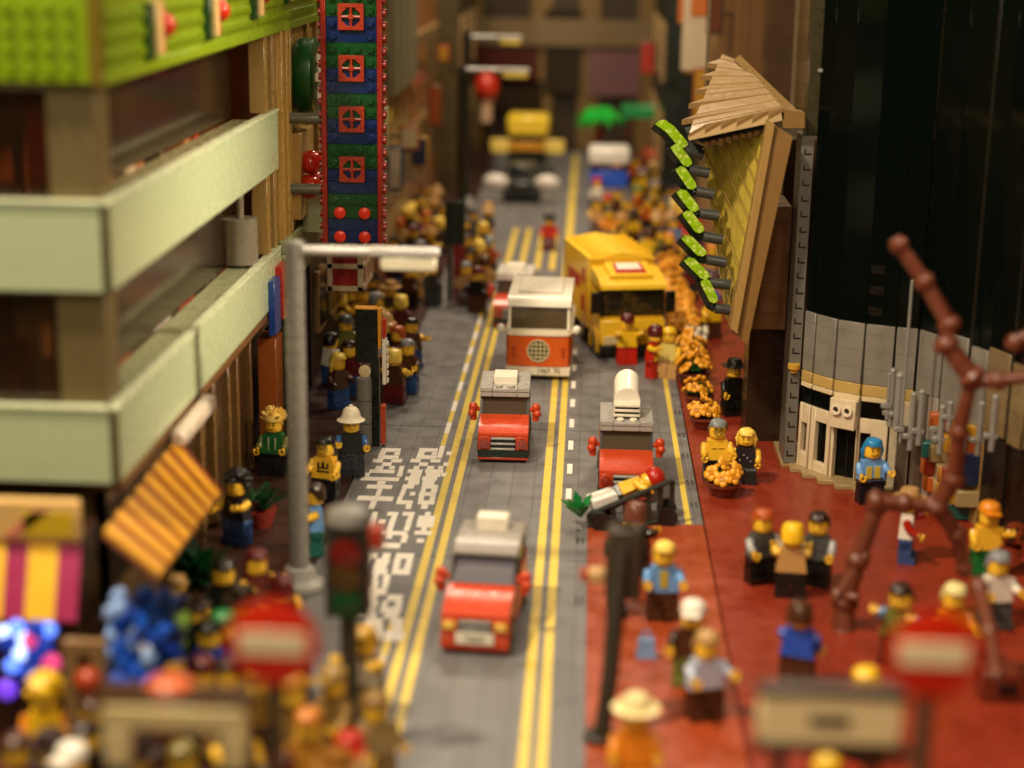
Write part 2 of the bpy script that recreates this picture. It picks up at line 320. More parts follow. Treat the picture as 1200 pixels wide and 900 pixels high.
# ------------------------------------------------------------------ toy figures
def proto():
    D = {}
    def reg(n, b): me = b.mesh(n); me.materials.append(None); D[n] = me
    b = MB(); b.box(-.98, .98, -.45, .45, 1.5, 1.78, .04); b.cyl(0, 1.36, -.97, .97, .42, 14, 'x'); reg('hips', b)
    for s in (-1, 1):
        b = MB(); x0, x1 = (.03, .97) if s > 0 else (-.97, -.03)
        b.prism([(-.45,1.32),(-.45,.45),(-.72,.45),(-.72,.02),(.42,.02),(.42,1.2),(.3,1.5),(0,1.62),(-.3,1.55)], x0, x1); reg('leg%d' % s, b)
    b = MB()
    b.hexa([(-.98,-.48,1.8),(.98,-.48,1.8),(.98,.48,1.8),(-.98,.48,1.8)], [(-.72,-.4,3.38),(.72,-.4,3.38),(.72,.4,3.38),(-.72,.4,3.38)])
    b.cyl(0, 0, 3.3, 3.55, .4, 14); reg('torso', b)
    b = MB(); b.tube([(0,0,.12),(0,0,0),(.05,-.02,-.35),(.1,-.12,-.68),(.1,-.42,-.98)], [.2,.3,.3,.28,.24], 10); reg('arm', b)
    b = MB(); b.tube([(.1,-.38,-.95),(.1,-.55,-1.1)], [.15,.15], 8)
    pts = [(.1+.2*math.sin(t), -.74-.2*math.cos(t)*.7+.0, -1.28+.2*math.cos(t)) for t in [R(35+a) for a in range(0, 300, 30)]]
    b.tube(pts, .1, 7); reg('hand', b)
    b = MB(); b.lathe([(.3,3.48),(.5,3.5),(.62,3.62),(.63,3.8),(.63,4.3),(.6,4.45),(.48,4.56),(.3,4.58),(.3,4.76),(.27,4.78)], (0,0,0), 22); reg('head', b)
    b = MB()
    for s in (-1, 1): b.X = Matrix.Translation((s*.2, -.605, 4.13)) ; b.cyl(0, 0, -.03, .03, .065, 10, 'y'); 
    b.X = None
    for s in (-1, 1): b.box(s*.2-.1, s*.2+.1, -.62, -.58, 4.27, 4.31, 0)
    pts = [(.26*math.sin(t), -.635*math.cos(.26*math.sin(t)/.63), 3.88-.1*math.cos(t)) for t in [R(a) for a in range(-75, 76, 15)]]
    b.tube(pts, .028, 5); reg('face', b)
    b = MB(); [b.lathe([(.15,-.64),(.19,-.66),(.21,-.62)], (sx_*.22,0,4.13), 14, 'y', cap=False) for sx_ in (-1, 1)]; b.box(-.06, .06, -.66, -.6, 4.1, 4.16, 0); reg('glasses', b)
    def dome(b, z0, r, front, back, top=4.95, n=20, puff=0):
        """hair shell: cap whose lower rim is high at the forehead and low at the nape"""
        rows = 7; vs = []; fs = []
        for i in range(rows):
            t = i/(rows-1)
            for k in range(n):
                a = 2*PI*k/n; fb = (1-math.cos(a-PI*1.5))/2   # 0 at the face, 1 at the nape
                low = front+(back-front)*max(0, min(1, (fb-.3)*3.2))
                zz = low+(top-low)*math.sin(t*PI/2); rr = r*math.cos(t*PI/2*.97)**.55+puff*math.sin(3*a+t*5)*.05
                vs.append((rr*math.cos(a), rr*math.sin(a)*1.06+.04, zz))
        for i in range(rows-1):
            for k in range(n):
                j = (k+1) % n; fs.append((i*n+k, i*n+j, (i+1)*n+j, (i+1)*n+k))
        fs.append(tuple(range((rows-1)*n, rows*n))); b.add(vs, fs)
    b = MB(); dome(b, 0, .74, 4.5, 3.85, 4.98, puff=1); b.box(-.45, .42, -.72, -.5, 4.46, 4.62, .06); reg('short', b)
    b = MB(); dome(b, 0, .74, 4.52, 3.75, 5.02, puff=1); b.box(-.45, .45, -.71, -.5, 4.47, 4.6, .06)
    for s in (-1, 1): b.tube([(s*.6, .0, 4.6), (s*.72, .06, 4.0), (s*.66, .16, 3.35)], [.14, .2, .12], 8)
    b.sph(0, .52, 3.6, .5, 1.1, .55, 1.1); reg('long', b)
    b = MB(); dome(b, 0, .74, 4.4, 3.9, 4.95)
    for i in range(46):
        a = random.uniform(0, 2*PI); e = random.uniform(.1, 1.3); d = Vector((math.cos(a)*math.cos(e), math.sin(a)*math.cos(e), math.sin(e)))
        if d.y < -.75 and e < .5: continue
        p = Vector((0, .04, 4.4)); b.tube([p+d*.55, p+d*.85, p+d*1.1+Vector((0,0,.08))], [.17, .13, .03], 6)
    reg('spiky', b)
    b = MB(); dome(b, 0, .82, 4.55, 3.5, 5.2, puff=3)
    for i in range(40):
        a = random.uniform(0, 2*PI); e = random.uniform(-.5, 1.4); d = Vector((math.cos(a)*math.cos(e), math.sin(a)*math.cos(e), math.sin(e)))
        if d.y < -.2 and e < .8: continue
        p = Vector((0, .16, 4.4))+d*.8; b.sph(p.x, p.y, p.z, .24, n=8, k=5)
    reg('curly', b)
    b = MB(); b.lathe([(1.05,4.38),(1.1,4.42),(.8,4.6),(.72,4.85),(.62,5.2),(.4,5.42),(.15,5.5),(.15,5.62),(.05,5.66)], (0,0,0), 22); reg('sun_helmet', b)
    b = MB(); b.lathe([(1.15,4.46),(1.18,4.52),(.72,4.56),(.66,4.9),(.55,5.12),(.1,5.05)], (0,0,0), 22); reg('hat', b)
    b = MB(); b.lathe([(.66,4.35),(.72,4.4),(.72,4.7),(.6,4.95),(.35,5.08),(.05,5.1)], (0,0,0), 20)
    b.prism([(-.55,-.45),(-.45,-1.15),(.45,-1.15),(.55,-.45)], 4.4, 4.48, 'z'); reg('cap', b)
    b = MB(); b.sph(0, .03, 4.42, .82, 1, 1.05, .9, n=18, k=10); reg('ball_helmet', b)
    return D
D = proto()
HMAT = {'black':'#15130f','brown':'#4a2a18','darkbrown':'#2e1c12','blond':'#f3cf5a','grey':'#85888a','ginger':'#b0501c','red':'#b3210f','blue':'#1f7fb5','white':'#eee6d6','tan':'#b98f55','green':'#1f6b34','orange':'#e08a1c','yellow':'#f0c020','maroon':'#5b1a18'}
TMAT = dict(HMAT, **{'skin':SKIN,'lightblue':'#6c9ed6','purple':'#4b3a8c','olive':'#6d7030','teal':'#1c6a62','blackprint':'#1d1a22','darkgrey':'#4a4c4a','lightgrey':'#a4a5a3','pink':'#c46a7c','denim':'#2f4f86','midblue':'#1f4fb4'})
HAIRNAME = {'short':'hair','long':'hair','spiky':'hair','curly':'hair','sun_helmet':'helmet','hat':'hat','cap':'cap','ball_helmet':'helmet'}
LABELS = set(); NFIG = 0
def fig(x, y, rz, label, hair=('short','brown'), torso='blue', arms=None, legs='black', skin='skin', pose=(15, 15), group=None, near=True, z=.1, extra=None, lean=0, cat='toy figure'):
    global NFIG
    if label in LABELS: raise Exception('dup '+label)
    LABELS.add(label); NFIG += 1
    arms = arms or torso
    t = thing('toy_figure', label, cat, (x, y, z), R(rz), group)
    if lean: t.rotation_euler.x = R(lean)
    def part(key, name, col, loc=(0,0,0), rot=None, par=t, rough=.28):
        o = bpy.data.objects.new(name, D[key]); C.objects.link(o); o.parent = par
        o.material_slots[0].link = 'OBJECT'; o.material_slots[0].material = P(TMAT.get(col, col), rough)
        o.location = loc
        if rot: o.rotation_euler = rot
        return o
    part('hips', 'hips', legs); part('leg1', 'leg', legs); part('leg-1', 'leg', legs)
    to = part('torso', 'torso', torso)
    for s, a in ((-1, pose[0]), (1, pose[1])):
        ar = part('arm', 'arm', arms, (s*.93, 0, 3.02), (R(-a), 0, R(s*2)))
        ar.scale.x = s
        if near: part('hand', 'hand', skin, par=ar)
    hd = part('head', 'head', skin)
    if near: part('face', 'face_print', '#20140c', par=hd)
    if hair: part(hair[0], HAIRNAME[hair[0]], hair[1])
    if extra:
        for e in extra: e(t, to, hd, part)
    return t
def glasses(t, to, hd, part): part('glasses', 'glasses', '#111111', par=hd)
def skirtprint(col, pts):
    def f(t, to, hd, part):
        b = MB()
        for (x0, x1, z0, z1) in pts: b.box(x0, x1, -.515, -.40, z0, z1, .01)
        b.build('torso_print', P(col), to)
    return f
stripe = skirtprint('#1a1a1a', [(-.5,.5,2.3,2.42),(-.3,.4,2.6,2.68),(-.1,.1,2.7,3.1),(-.45,-.3,2.5,3.0),(.3,.42,2.65,3.0)])
vest_y = skirtprint('#cbb441', [(-.55,-.1,1.95,2.9),(.1,.55,1.95,2.9)])
belt = skirtprint('#3a2414', [(-.85,.85,1.86,2.02)])
chest = skirtprint('#2a2418', [(-.12,-.06,2.0,3.2),(-.5,-.2,2.5,2.56),(.2,.5,2.5,2.56)])
flower_print = skirtprint('#8a8078', [(-.5,-.35,2.1,2.25),(.1,.25,2.35,2.5),(-.2,-.05,2.6,2.72),(.4,.52,2.05,2.18)])
def gp(px, py): p = G(px, py, .1); return p.x, p.y
def gh(px, py, z=4.2): p = G(px, py, z); return p.x, p.y
# --- right pavement, near the kerb and on the plaza
x, y = gp(838, 563); fig(x, y, 6, 'bare chested toy man with grey hair, glasses and black trousers behind the nearest flower pot', ('short','grey'), 'skin', 'skin', 'black', pose=(20,35), extra=[glasses, skirtprint('#c99a22', [(-.5,-.06,2.75,2.8),(.06,.5,2.75,2.8)])])
x, y = gp(872, 565); w_ = fig(x, y, -8, 'blond toy woman in a black sleeveless flowered top beside the grey haired man in glasses', ('long','blond'), 'blackprint', 'skin', 'black', pose=(30,10), extra=[flower_print]); w_.scale = (.95,.95,.87)
fig(13.4, 146, 20, 'toy man in black wide brimmed hat and black coat under the slanted tan canopy', ('hat','black'), 'black', 'black', 'black')
x, y = gp(1018, 588); fig(x, y, 12, 'toy woman with long bright blue hair and light blue jacket in front of cream entrance', ('long','blue'), 'lightblue', 'lightblue', '#14141c', pose=(30,45), extra=[vest_y, belt])
x, y = gp(890, 681); fig(x, y, 25, 'ginger haired toy man in grey jacket, left one of the trio on red plaza', ('short','ginger'), 'darkgrey', 'lightgrey', 'black', pose=(30,40), extra=[chest])
x, y = gp(925, 699); fig(x, y, 175, 'yellow haired toy figure in tan top, middle one of the trio on red plaza', ('short','yellow'), 'tan', 'skin', 'black', pose=(60,60))
x, y = gp(955, 684); fig(x, y, -20, 'dark haired toy man in grey jacket, right one of the trio on red plaza', ('short','darkbrown'), 'darkgrey', 'lightgrey', 'black', pose=(35,30), extra=[chest])
x, y = gh(938, 722); fig(x, y, 160, 'brown haired toy figure in royal blue top seen from behind on the plaza', ('short','brown'), 'midblue', 'midblue', 'brown', pose=(10,40))
x, y = gp(1060, 656); fig(x, y, 75, 'toy figure in wide tan hat, white top and blue trousers under the bare tree', ('hat','tan'), 'white', 'red', 'denim', pose=(20,70))
x, y = gp(1153, 672); fig(x, y, 5, 'bare chested toy man with orange cap and dark green shorts beside the tree', ('cap','orange'), 'skin', 'skin', 'green', pose=(35,75))
x, y = gp(1163, 735); fig(x, y, 15, 'grey haired toy figure in plain white top at the right edge of the plaza', ('short','grey'), 'white', 'white', 'darkgrey', pose=(45,45))
x, y = gh(1056, 700); fig(x, y, -30, 'brown haired toy figure in light blue vest with both arms raised on the plaza', ('short','darkbrown'), 'olive', 'lightblue', 'brown', pose=(85,85))
x, y = gh(1118, 700); fig(x, y, 10, 'pale blond toy figure in orange top behind the right round no entry sign', ('short','#eedf96'), 'orange', 'orange', 'red', pose=(30,40))
# --- pedestrian strip in the foreground
x, y = gh(778, 650); fig(x, y, 5, 'blond toy man in light blue jacket and brown trousers on the red strip', ('short','blond'), 'lightblue', 'lightblue', 'brown', pose=(45,45), extra=[skirtprint('#b8a83a', [(-.25,.25,2.1,3.2)])])
x, y = gh(745, 603); fig(x, y, 160, 'reddish brown haired toy figure in dark green coat standing at the handcart', ('short','#6d3c2c'), 'black', 'black', 'black', pose=(50,50))
x, y = gh(722, 645); fig(x, y, 95, 'toy figure in dark brown coat reaching one arm towards the road behind the dark post', ('short','darkbrown'), '#2b241a', '#2b241a', '#141210', pose=(15,85))
x, y = gh(812, 722); fig(x, y, -10, 'white capped toy figure in brown top and olive trousers on the foreground red strip', ('cap','white'), 'brown', 'darkbrown', 'olive', pose=(35,40))
x, y = gh(828, 757); fig(x, y, 20, 'tan haired toy figure in pale blue shirt in the foreground next to the pavement seam', ('short','tan'), '#b9c2d6', '#b9c2d6', 'brown', pose=(45,55))
x, y = gh(745, 838); fig(x, y, 0, 'toy figure in cream brimmed hat and orange clothes, nearest on the red strip', ('hat','#ead79a'), 'orange', 'orange', 'orange', pose=(30,30))
x, y = gh(968, 905); fig(x, y, 0, 'yellow haired toy figure in white top at the bottom edge below the cream barrier plate', ('short','yellow'), 'white', 'white', 'black')
x, y = gh(890, 935); fig(x, y, 30, 'toy figure in royal blue at the bottom edge left of the white topped one', ('cap','midblue'), 'midblue', 'midblue', 'midblue')
x, y = gh(1015, 800); fig(x, y, -40, 'yellow haired toy figure in yellow top behind the cream barrier plate', ('short','yellow'), 'yellow', 'yellow', 'black')
# --- left pavement
x, y = gh(277, 566, 4.4); fig(x, y, -30, 'toy woman with curly black hair, black vest and blue jeans near the striped awning', ('curly','black'), 'blackprint', 'skin', 'denim', pose=(40,65))
x, y = gp(322, 556); fig(x, y, -10, 'toy figure with spiky blond hair and dark green shirt by the left shop wall', ('spiky','#e8c25c'), 'green', 'olive', '#16181a', pose=(20,30), extra=[skirtprint('#a9ab8a', [(-.35,-.25,2.1,3.1),(.2,.3,2.1,3.1)])])
x, y = gp(412, 556); fig(x, y, 12, 'toy police officer with tall white helmet and black coat at the left kerb', ('sun_helmet','#efe2c4'), '#141614', '#39669e', '#2a2e33', pose=(55,40))
x, y = gp(382, 586); fig(x, y, -15, 'black haired toy figure in sunglasses and lettered yellow top beside the police officer', ('short','black'), 'skin', 'skin', '#14141a', pose=(35,30), extra=[stripe, glasses])
x, y = gh(368, 580); fig(x, y, -70, 'brown haired toy figure in light blue shirt half hidden by the grey lamp post', ('short','darkbrown'), 'lightblue', 'skin', 'teal', pose=(40,60))
x, y = gh(300, 660); fig(x, y, 40, 'maroon haired toy figure in dark red top stretching out bare yellow arms', ('long','maroon'), 'maroon', 'skin', 'brown', pose=(60,80))
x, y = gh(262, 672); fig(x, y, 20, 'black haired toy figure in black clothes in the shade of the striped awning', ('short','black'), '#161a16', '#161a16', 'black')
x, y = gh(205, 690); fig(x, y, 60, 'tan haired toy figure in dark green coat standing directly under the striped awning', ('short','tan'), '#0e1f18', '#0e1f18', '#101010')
x, y = gh(428, 752); fig(x, y, -20, 'yellow haired toy figure in pale grey top with arms spread at the near left kerb', ('short','#c99a2a'), '#a89a80', 'skin', '#7a6238', pose=(80,80))
x, y = gh(362, 850); fig(x, y, 0, 'orange haired toy figure in orange top below the left round no entry sign', ('short','#c87a2c'), '#c08428', '#c08428', 'tan')
x, y = gh(300, 800); fig(x, y, 30, 'ochre haired toy figure in ochre coat behind the left sign pole', ('short','#a87a28'), '#8a6420', '#8a6420', 'brown')
x, y = gh(440, 830); fig(x, y, 40, 'tan clothed toy figure standing at the near left road edge', ('short','#8a6a3a'), '#a58a5a', '#8a6a3a', '#8a6a3a')
x, y = gh(520-20, 1010); 
x, y = gh(110, 835); fig(x, y, 20, 'tan haired toy figure in cream top at the lower left behind the cream arch', ('short','brown'), '#8a7450', '#8a7450', 'brown')
x, y = gh(135, 862); fig(x, y, -15, 'toy figure in mid blue top at the lower left corner of the crowd', ('short','black'), 'blue', 'blue', 'black')
x, y = gh(52, 815); fig(x, y, 10, 'yellow haired toy figure in yellow top below the glowing blue stall', ('curly','yellow'), 'yellow', 'orange', 'green')
x, y = gh(20, 880); fig(x, y, 0, 'brown haired toy figure in reddish brown coat in the bottom left corner', ('short','brown'), '#8a4a2c', '#8a4a2c', 'brown')
x, y = gh(85, 893); fig(x, y, -25, 'white and blue clothed toy figure at the bottom edge on the left', ('cap','white'), 'white', 'denim', 'denim')
x, y = gh(245, 745); fig(x, y, 15, 'black haired toy figure in blue shirt beside the heap of blue crystals', ('short','black'), 'midblue', 'midblue', 'black')
x, y = gh(215, 890); fig(x, y, -10, 'olive clothed toy figure at the bottom edge right of the cream arch foot', ('short','#7a6a2c'), 'olive', 'olive', 'olive')
x, y = gh(410, 880); fig(x, y, 25, 'toy figure in red cap and white shirt at the bottom edge near the yellow lines', ('cap','red'), 'white', 'skin', 'green')
x, y = gh(345, 812); fig(x, y, 150, 'gold capped toy figure with its back turned just right of the left sign pole', ('cap','#b5842c'), '#9a7434', '#9a7434', '#7a5a2a')
x, y = gh(392, 800); fig(x, y, -40, 'tan capped toy figure in khaki coat at the near left kerb', ('cap','#9a7a42'), '#a08048', '#a08048', '#6e5226')
x, y = gh(395, 905); fig(x, y, 10, 'brown hatted toy figure in amber coat at the bottom edge left of the yellow lines', ('hat','#8a5a20'), '#b88a30', '#b88a30', '#7a5a2a')
# --- crowds further down the street
def crowd(spots, place, group, seed, near=False, dark=False, deep_shade=False):
    rnd = random.Random(seed)
    hs = [('short','black'),('short','brown'),('short','ginger'),('cap','red'),('short','blond'),('hat','black'),('long','darkbrown'),('cap','midblue'),('short','grey'),('sun_helmet','tan'),('long','blond'),('cap','green'),('short','orange'),('hat','tan')]
    ts = ['brown','tan','orange','maroon','yellow','black','white','blue','olive','ginger','darkgrey','red','green','skin','lightblue']
    if dark: ts = ['brown','darkbrown','maroon','black','tan','darkgrey','brown','ginger','olive','maroon','orange','skin','white']; hs = [h for h in hs if h[1] not in ('red','midblue','green','orange')]+[('short','brown'),('cap','maroon'),('cap','darkgrey')]  # darker clothes and hair paint the left pavement's shade into the figures
    if deep_shade: ts = ['black','darkbrown','#14241c','#1c1a28','#2a1a14','brown','maroon']; ts += ts; hs = [('short','black'),('short','darkbrown'),('cap','maroon'),('hat','darkbrown'),('short','maroon'),('long','black'),('cap','green')]  # near black clothes and hair paint deeper shade into the packed crowd
    ls = ['black','brown','denim','darkgrey','tan','maroon']
    hn = {'short':'hair','long':'long hair','cap':'cap','hat':'brimmed hat','sun_helmet':'sun helmet'}
    for i, (x, y) in enumerate(spots):
        for _ in range(200):
            h = rnd.choice(hs); t = rnd.choice(ts[:10] if rnd.random() < .75 else ts); l = rnd.choice(ls)
            lab = 'toy figure, %s %s, %s top, %s trousers, %s' % (h[1], hn[h[0]], {'skin':'bare yellow','#14241c':'dark green','#1c1a28':'dark violet','#2a1a14':'dark russet'}.get(t, t), l, place)
            if lab not in LABELS: break
        fig(x, y, rnd.uniform(-70, 70) if rnd.random() < .7 else rnd.uniform(110, 250), lab, h, t, rnd.choice([t, 'skin', t]), l, pose=(rnd.uniform(5,70), rnd.uniform(5,70)), group=group, near=near)
def spread(pts, z=4.2): return [(lambda p: (p.x, p.y))(G(px, py, z)) for px, py in pts]
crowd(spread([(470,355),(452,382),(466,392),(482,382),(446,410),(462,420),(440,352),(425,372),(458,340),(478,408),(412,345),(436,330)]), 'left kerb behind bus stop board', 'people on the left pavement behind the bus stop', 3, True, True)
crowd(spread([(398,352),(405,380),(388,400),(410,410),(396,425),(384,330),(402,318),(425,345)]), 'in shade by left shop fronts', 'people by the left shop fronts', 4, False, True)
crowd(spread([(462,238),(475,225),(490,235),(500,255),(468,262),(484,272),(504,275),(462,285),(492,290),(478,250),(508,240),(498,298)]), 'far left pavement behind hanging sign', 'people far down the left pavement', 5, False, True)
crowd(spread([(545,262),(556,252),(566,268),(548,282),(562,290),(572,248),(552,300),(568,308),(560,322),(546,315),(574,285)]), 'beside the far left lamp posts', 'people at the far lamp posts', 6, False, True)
crowd(spread([(700,215),(712,235),(724,228),(738,240),(730,212),(748,225),(760,238),(752,205),(768,218),(742,252),(728,258),(714,250),(776,240),(770,258),(786,225),(700,240),(790,262),(765,195),(745,190),(722,198),(780,205)]), 'in the far right crowd', 'people in the far right crowd', 8)
crowd([(13.5,176),(14.2,186),(12.4,196),(15.5,205),(12.8,214),(17,196),(14.8,224),(11.6,228)], 'behind the right kerb flower pots', 'people behind the flower pots', 9)
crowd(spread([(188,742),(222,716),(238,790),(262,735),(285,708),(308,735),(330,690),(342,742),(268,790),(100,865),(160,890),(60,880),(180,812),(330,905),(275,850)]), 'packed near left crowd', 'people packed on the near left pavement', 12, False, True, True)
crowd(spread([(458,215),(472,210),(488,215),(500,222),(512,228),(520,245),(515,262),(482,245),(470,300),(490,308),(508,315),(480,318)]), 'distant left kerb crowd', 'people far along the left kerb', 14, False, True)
crowd(spread([(706,190),(735,185),(760,180),(775,190),(790,240),(785,280),(775,275),(760,275),(796,225),(800,250)]), 'distant right crowd by the shelter', 'people near the green shelter', 15)
# inside the shaded entrance under the canopy, and riders in front of the yellow lorry
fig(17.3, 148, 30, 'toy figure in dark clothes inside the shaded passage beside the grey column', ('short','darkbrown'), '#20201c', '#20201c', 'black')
# ------------------------------------------------------------------ flower pots
def flower_pot():
    t = thing('flower_pot', 'x', 'flower pot')
    b = MB(); b.lathe([(.75,0),(.95,.35),(1.15,.75),(1.25,.8),(1.25,.95),(1.0,.95),(.9,.7)], (0,0,0), 18); b.build('pot', P('#6b2c1a'), t)
    st = MB(); fl = MB(); rnd = random.Random(2)
    for i in range(8):
        a = i*2*PI/7+rnd.uniform(-.2, .2); rr = .95 if i < 7 else 0; hz = 1.5+rnd.uniform(-.15, .4) if i < 7 else 2.2
        p = Vector((rr*math.cos(a), rr*math.sin(a), hz)); st.tube([(0,0,.8), (p.x*.5, p.y*.5, 1.3), p], .07, 6)
        nrm = Vector((math.cos(a)*.8, math.sin(a)*.8-.5, .7)).normalized(); q = nrm.to_track_quat('Z', 'Y').to_matrix().to_4x4()
        fl.X = Matrix.Translation(p) @ q
        fl.m = 0
        for k in range(5):
            aa = k*2*PI/5; fl.sph(.34*math.cos(aa), .34*math.sin(aa), 0, .25, 1, 1, .6, n=10, k=6)
        fl.m = 1; fl.lathe([(.2,.0),(.2,.2),(.1,.2),(.09,.12)], (0,0,0), 10)
    for k in range(14):
        a = k*2*PI/14; st.X = Matrix.Rotation(a, 4, 'Z'); st.slab([(.2,-.14,1.0),(.8,-.2,1.25),(1.05,0,1.2),(.8,.2,1.25),(.2,.14,1.0)], (0,0,.06))
    st.build('leaves', P('#1f5a24'), t); fl.build('flowers', [P('#f0a828'), P('#cf8a20')], t)
    return t
FP = flower_pot()
def copy_tree(o, parent=None):
    c = o.copy(); C.objects.link(c); c.parent = parent
    for ch in list(o.children): copy_tree(ch, c)
    return c
pots = [(10.9,123.3,'flower pot of orange flowers in front of the bare chested man with glasses'),(10.7,141.5,'orange flower pot just behind the grey haired man at the kerb'),
 (10.6,148.6,'second orange flower pot behind the grey haired man along the kerb'),(10.5,156.2,'third orange flower pot behind the grey haired man along the kerb'),(10.4,164.8,'fourth orange flower pot along the kerb, left of the canopy foot'),
 (10.4,173.5,'orange flower pot beside the red clothed mascot figures'),(10.4,181.5,'orange flower pot beside the front of the yellow lorry'),(10.4,190,'orange flower pot beside the middle of the yellow lorry'),(10.4,199,'orange flower pot beside the rear of the yellow lorry'),
 (10.5,203.5,'orange flower pot just past the rear of the yellow lorry'),(10.45,177.5,'orange flower pot between the mascot figures and the lorry front'),(10.45,185.7,'orange flower pot beside the lorry cab roof'),(10.45,160.4,'orange flower pot between third and fourth pots along the kerb'),(10.45,194.5,'orange flower pot beside the rear half of the lorry box'),
 (10.5,208,'last but one orange flower pot along the right kerb'),(10.5,218,'farthest orange flower pot along the right kerb')]
for i, (x, y, lb) in enumerate(pots):
    o = FP if i == 0 else copy_tree(FP); o.location = (x, y, .1); o.rotation_euler.z = i*1.1; s = 1.35 if i > 2 else 1.12; o.scale = (s, s, s)
    tag(o, lb, 'flower pot', 'orange flower pots along the right kerb')
t = thing('flower_pot', 'pot of white and pale yellow flowers in the row of orange ones', 'flower pot', (11.6,169.5,.1))
b = MB(); b.lathe([(.75,0),(1.15,.75),(1.25,.95),(.9,.9)], (0,0,0), 16); b.build('pot', P('#6b2c1a'), t)
b = MB(); rnd = random.Random(5)
for i in range(16): b.sph(rnd.uniform(-1,1), rnd.uniform(-1,1), rnd.uniform(1.3,2.4), .33, n=9, k=6)
b.build('flowers', P('#d9d0b4'), t)
# ------------------------------------------------------------------ vehicles
M_RED = P('#c24019', .3, .05); M_GREY = P('#a8a49d', .3, .06); M_BLK = P('#121412', .3); M_SM = glass('smoked_screen', '#8a7e68', .08, .04, .55, '#6a5a48')
def wheel(par, x, y, r=1.0, wd=.8, rim='#8a8a86'):
    b = MB(); b.lathe([(r*.8,-wd/2),(r,-wd/2+.12),(r,wd/2-.12),(r*.8,wd/2)], (x, y, r), 20, 'x') if False else b.lathe([(r*.8,x-wd/2),(r,x-wd/2+.12),(r,x+wd/2-.12),(r*.8,x+wd/2)], (0, y, r), 20, 'x')
    wl = b.build('wheel', P('#141414', .6), par)
    b = MB(); b.lathe([(r*.5,x-wd/2-.03),(r*.5,x+wd/2+.03)], (0, y, r), 14, 'x'); b.build('rim', P(rim), wl)
def taxi(loc, rz, label, top, roofcol='#a5a19a', lights='clear', grp='red taxis with grey roofs on the road'):
    t = thing('taxi', label, 'taxi', loc, R(rz), grp)
    b = MB()
    b.box(-2, 2, .25, 10.2, .45, 1.6); b.box(-2, 2, .12, 3.4, 1.6, 2.25); b.box(-2, 2, 3.4, 10.0, 1.6, 3.0)
    b.box(-2, 2, 8.8, 10.0, 3.0, 3.2)
    b.build('body', M_RED, t)
    b = MB()   # bonnet: a curved slope piece
    pr = [(0.08,2.25),(0.12,2.45),(.6,2.72),(1.4,2.95),(2.4,3.1),(3.35,3.18),(3.35,2.26)]
    b.prism(pr, -1.98, 1.98); b.build('bonnet', M_RED, t)
    b = MB(); b.box(-2.02, 2.02, -.05, .3, .5, 1.1); b.build('bumper', P('#c23c17' if top == 'sign' else '#15241b', .3), t)
    b = MB(); b.box(-2.0, 2.0, -.04, .3, .28, .5); b.build('bumper_trim', P('#a8361c'), t)
    g = MB(); g.box(-.95, .95, 0, .12, 1.1, 2.15, .03); gr = g.build('grille', P('#0f0f0e'), t)
    g = MB()
    for z in (1.12, 1.55, 1.98): g.box(-.97, .97, -.14, .1, z, z+.17)
    g.build('grille_bars', P('#9c9a92'), gr)
    for s in (-1, 1):
        b = MB(); b.box(s*1.0+.02*s, s*1.98, -.02, .25, 1.12, 2.2)
        if lights != 'clear': b.m = 1; b.box(s*1.15, s*1.9, -.1, .1, 1.55, 2.1)
        hl = b.build('headlight', [M_RED, P('#d8a838', .15)], t)
        b = MB(); b.cyl(s*1.5, 1.65, -.16, .0, .43, 18, 'y') if lights == 'clear' else b.box(s*1.3, s*1.75, -.16, .0, 1.62, 2.0); b.cyl(s*1.5, 1.65, -.22, -.1, .2, 12, 'y') if lights == 'clear' else None; b.build('lens', glass('red_lens', '#c85a40', .12, .08, .55, '#b8391c') if lights == 'clear' else P('#e6c060', .1), hl)
        b = MB(); x = s*2.55; b.sph(x, 3.6, 3.62, .42, .9, .8, 1); b.box(s*2.0, s*2.6, 3.5, 3.8, 3.3, 3.6); b.cyl(x-.02*s, 3.45, 2.6, 3.3, .27, 12); b.sph(x+s*.1, 3.35, 3.2, .33); b.build('mirror', M_RED, t)
    wk = 0 if lights == 'clear' else 1.0
    b = MB(); b.box(-1.98, 1.98, 3.12, 3.4, 2.98, 3.12); wf = b.build('window_frame', M_BLK, t)
    for s in (-1, 1):
        b = MB(); b.hexa([(s*2-.2*(s>0), 3.1, 3.0),(s*2+.2*(s<0), 3.1, 3.0),(s*2+.2*(s<0), 3.95+wk, 4.55),(s*2-.2*(s>0), 3.95+wk, 4.55)], [(s*2-.2*(s>0), 3.5, 3.0),(s*2+.2*(s<0), 3.5, 3.0),(s*2+.2*(s<0), 4.3+wk, 4.55),(s*2-.2*(s>0), 4.3+wk, 4.55)]); b.build('pillar', M_BLK, wf)
        for y0 in (5.9, 8.5): b = MB(); b.box(s*1.98, s*1.74, y0, y0+.3, 3.0, 4.52); b.build('pillar', M_BLK, wf)
    b = MB(); b.slab([(-1.8,3.2,3.1),(1.8,3.2,3.1),(1.8,3.98+wk,4.5),(-1.8,3.98+wk,4.5)], (0,.08,0)); b.build('windscreen', M_SM if lights == 'clear' else glass('windscreen_pale', '#a9a2aa', .16, .07, .35, '#8c8694'), t)
    for s in (-1, 1):
        b = MB(); b.box(s*1.9, s*1.84, 4.0, 8.5, 3.02, 4.5, 0); b.build('side_window', M_SM, t)
        b = MB(); b.box(s*2.0, s*2.03, 3.7, 6.0, 1.3, 2.95); dr = b.build('door', M_RED, t); b = MB(); b.box(s*2.03, s*2.12, 5.2, 5.8, 2.4, 2.55); b.build('door_handle', M_GREY, dr)
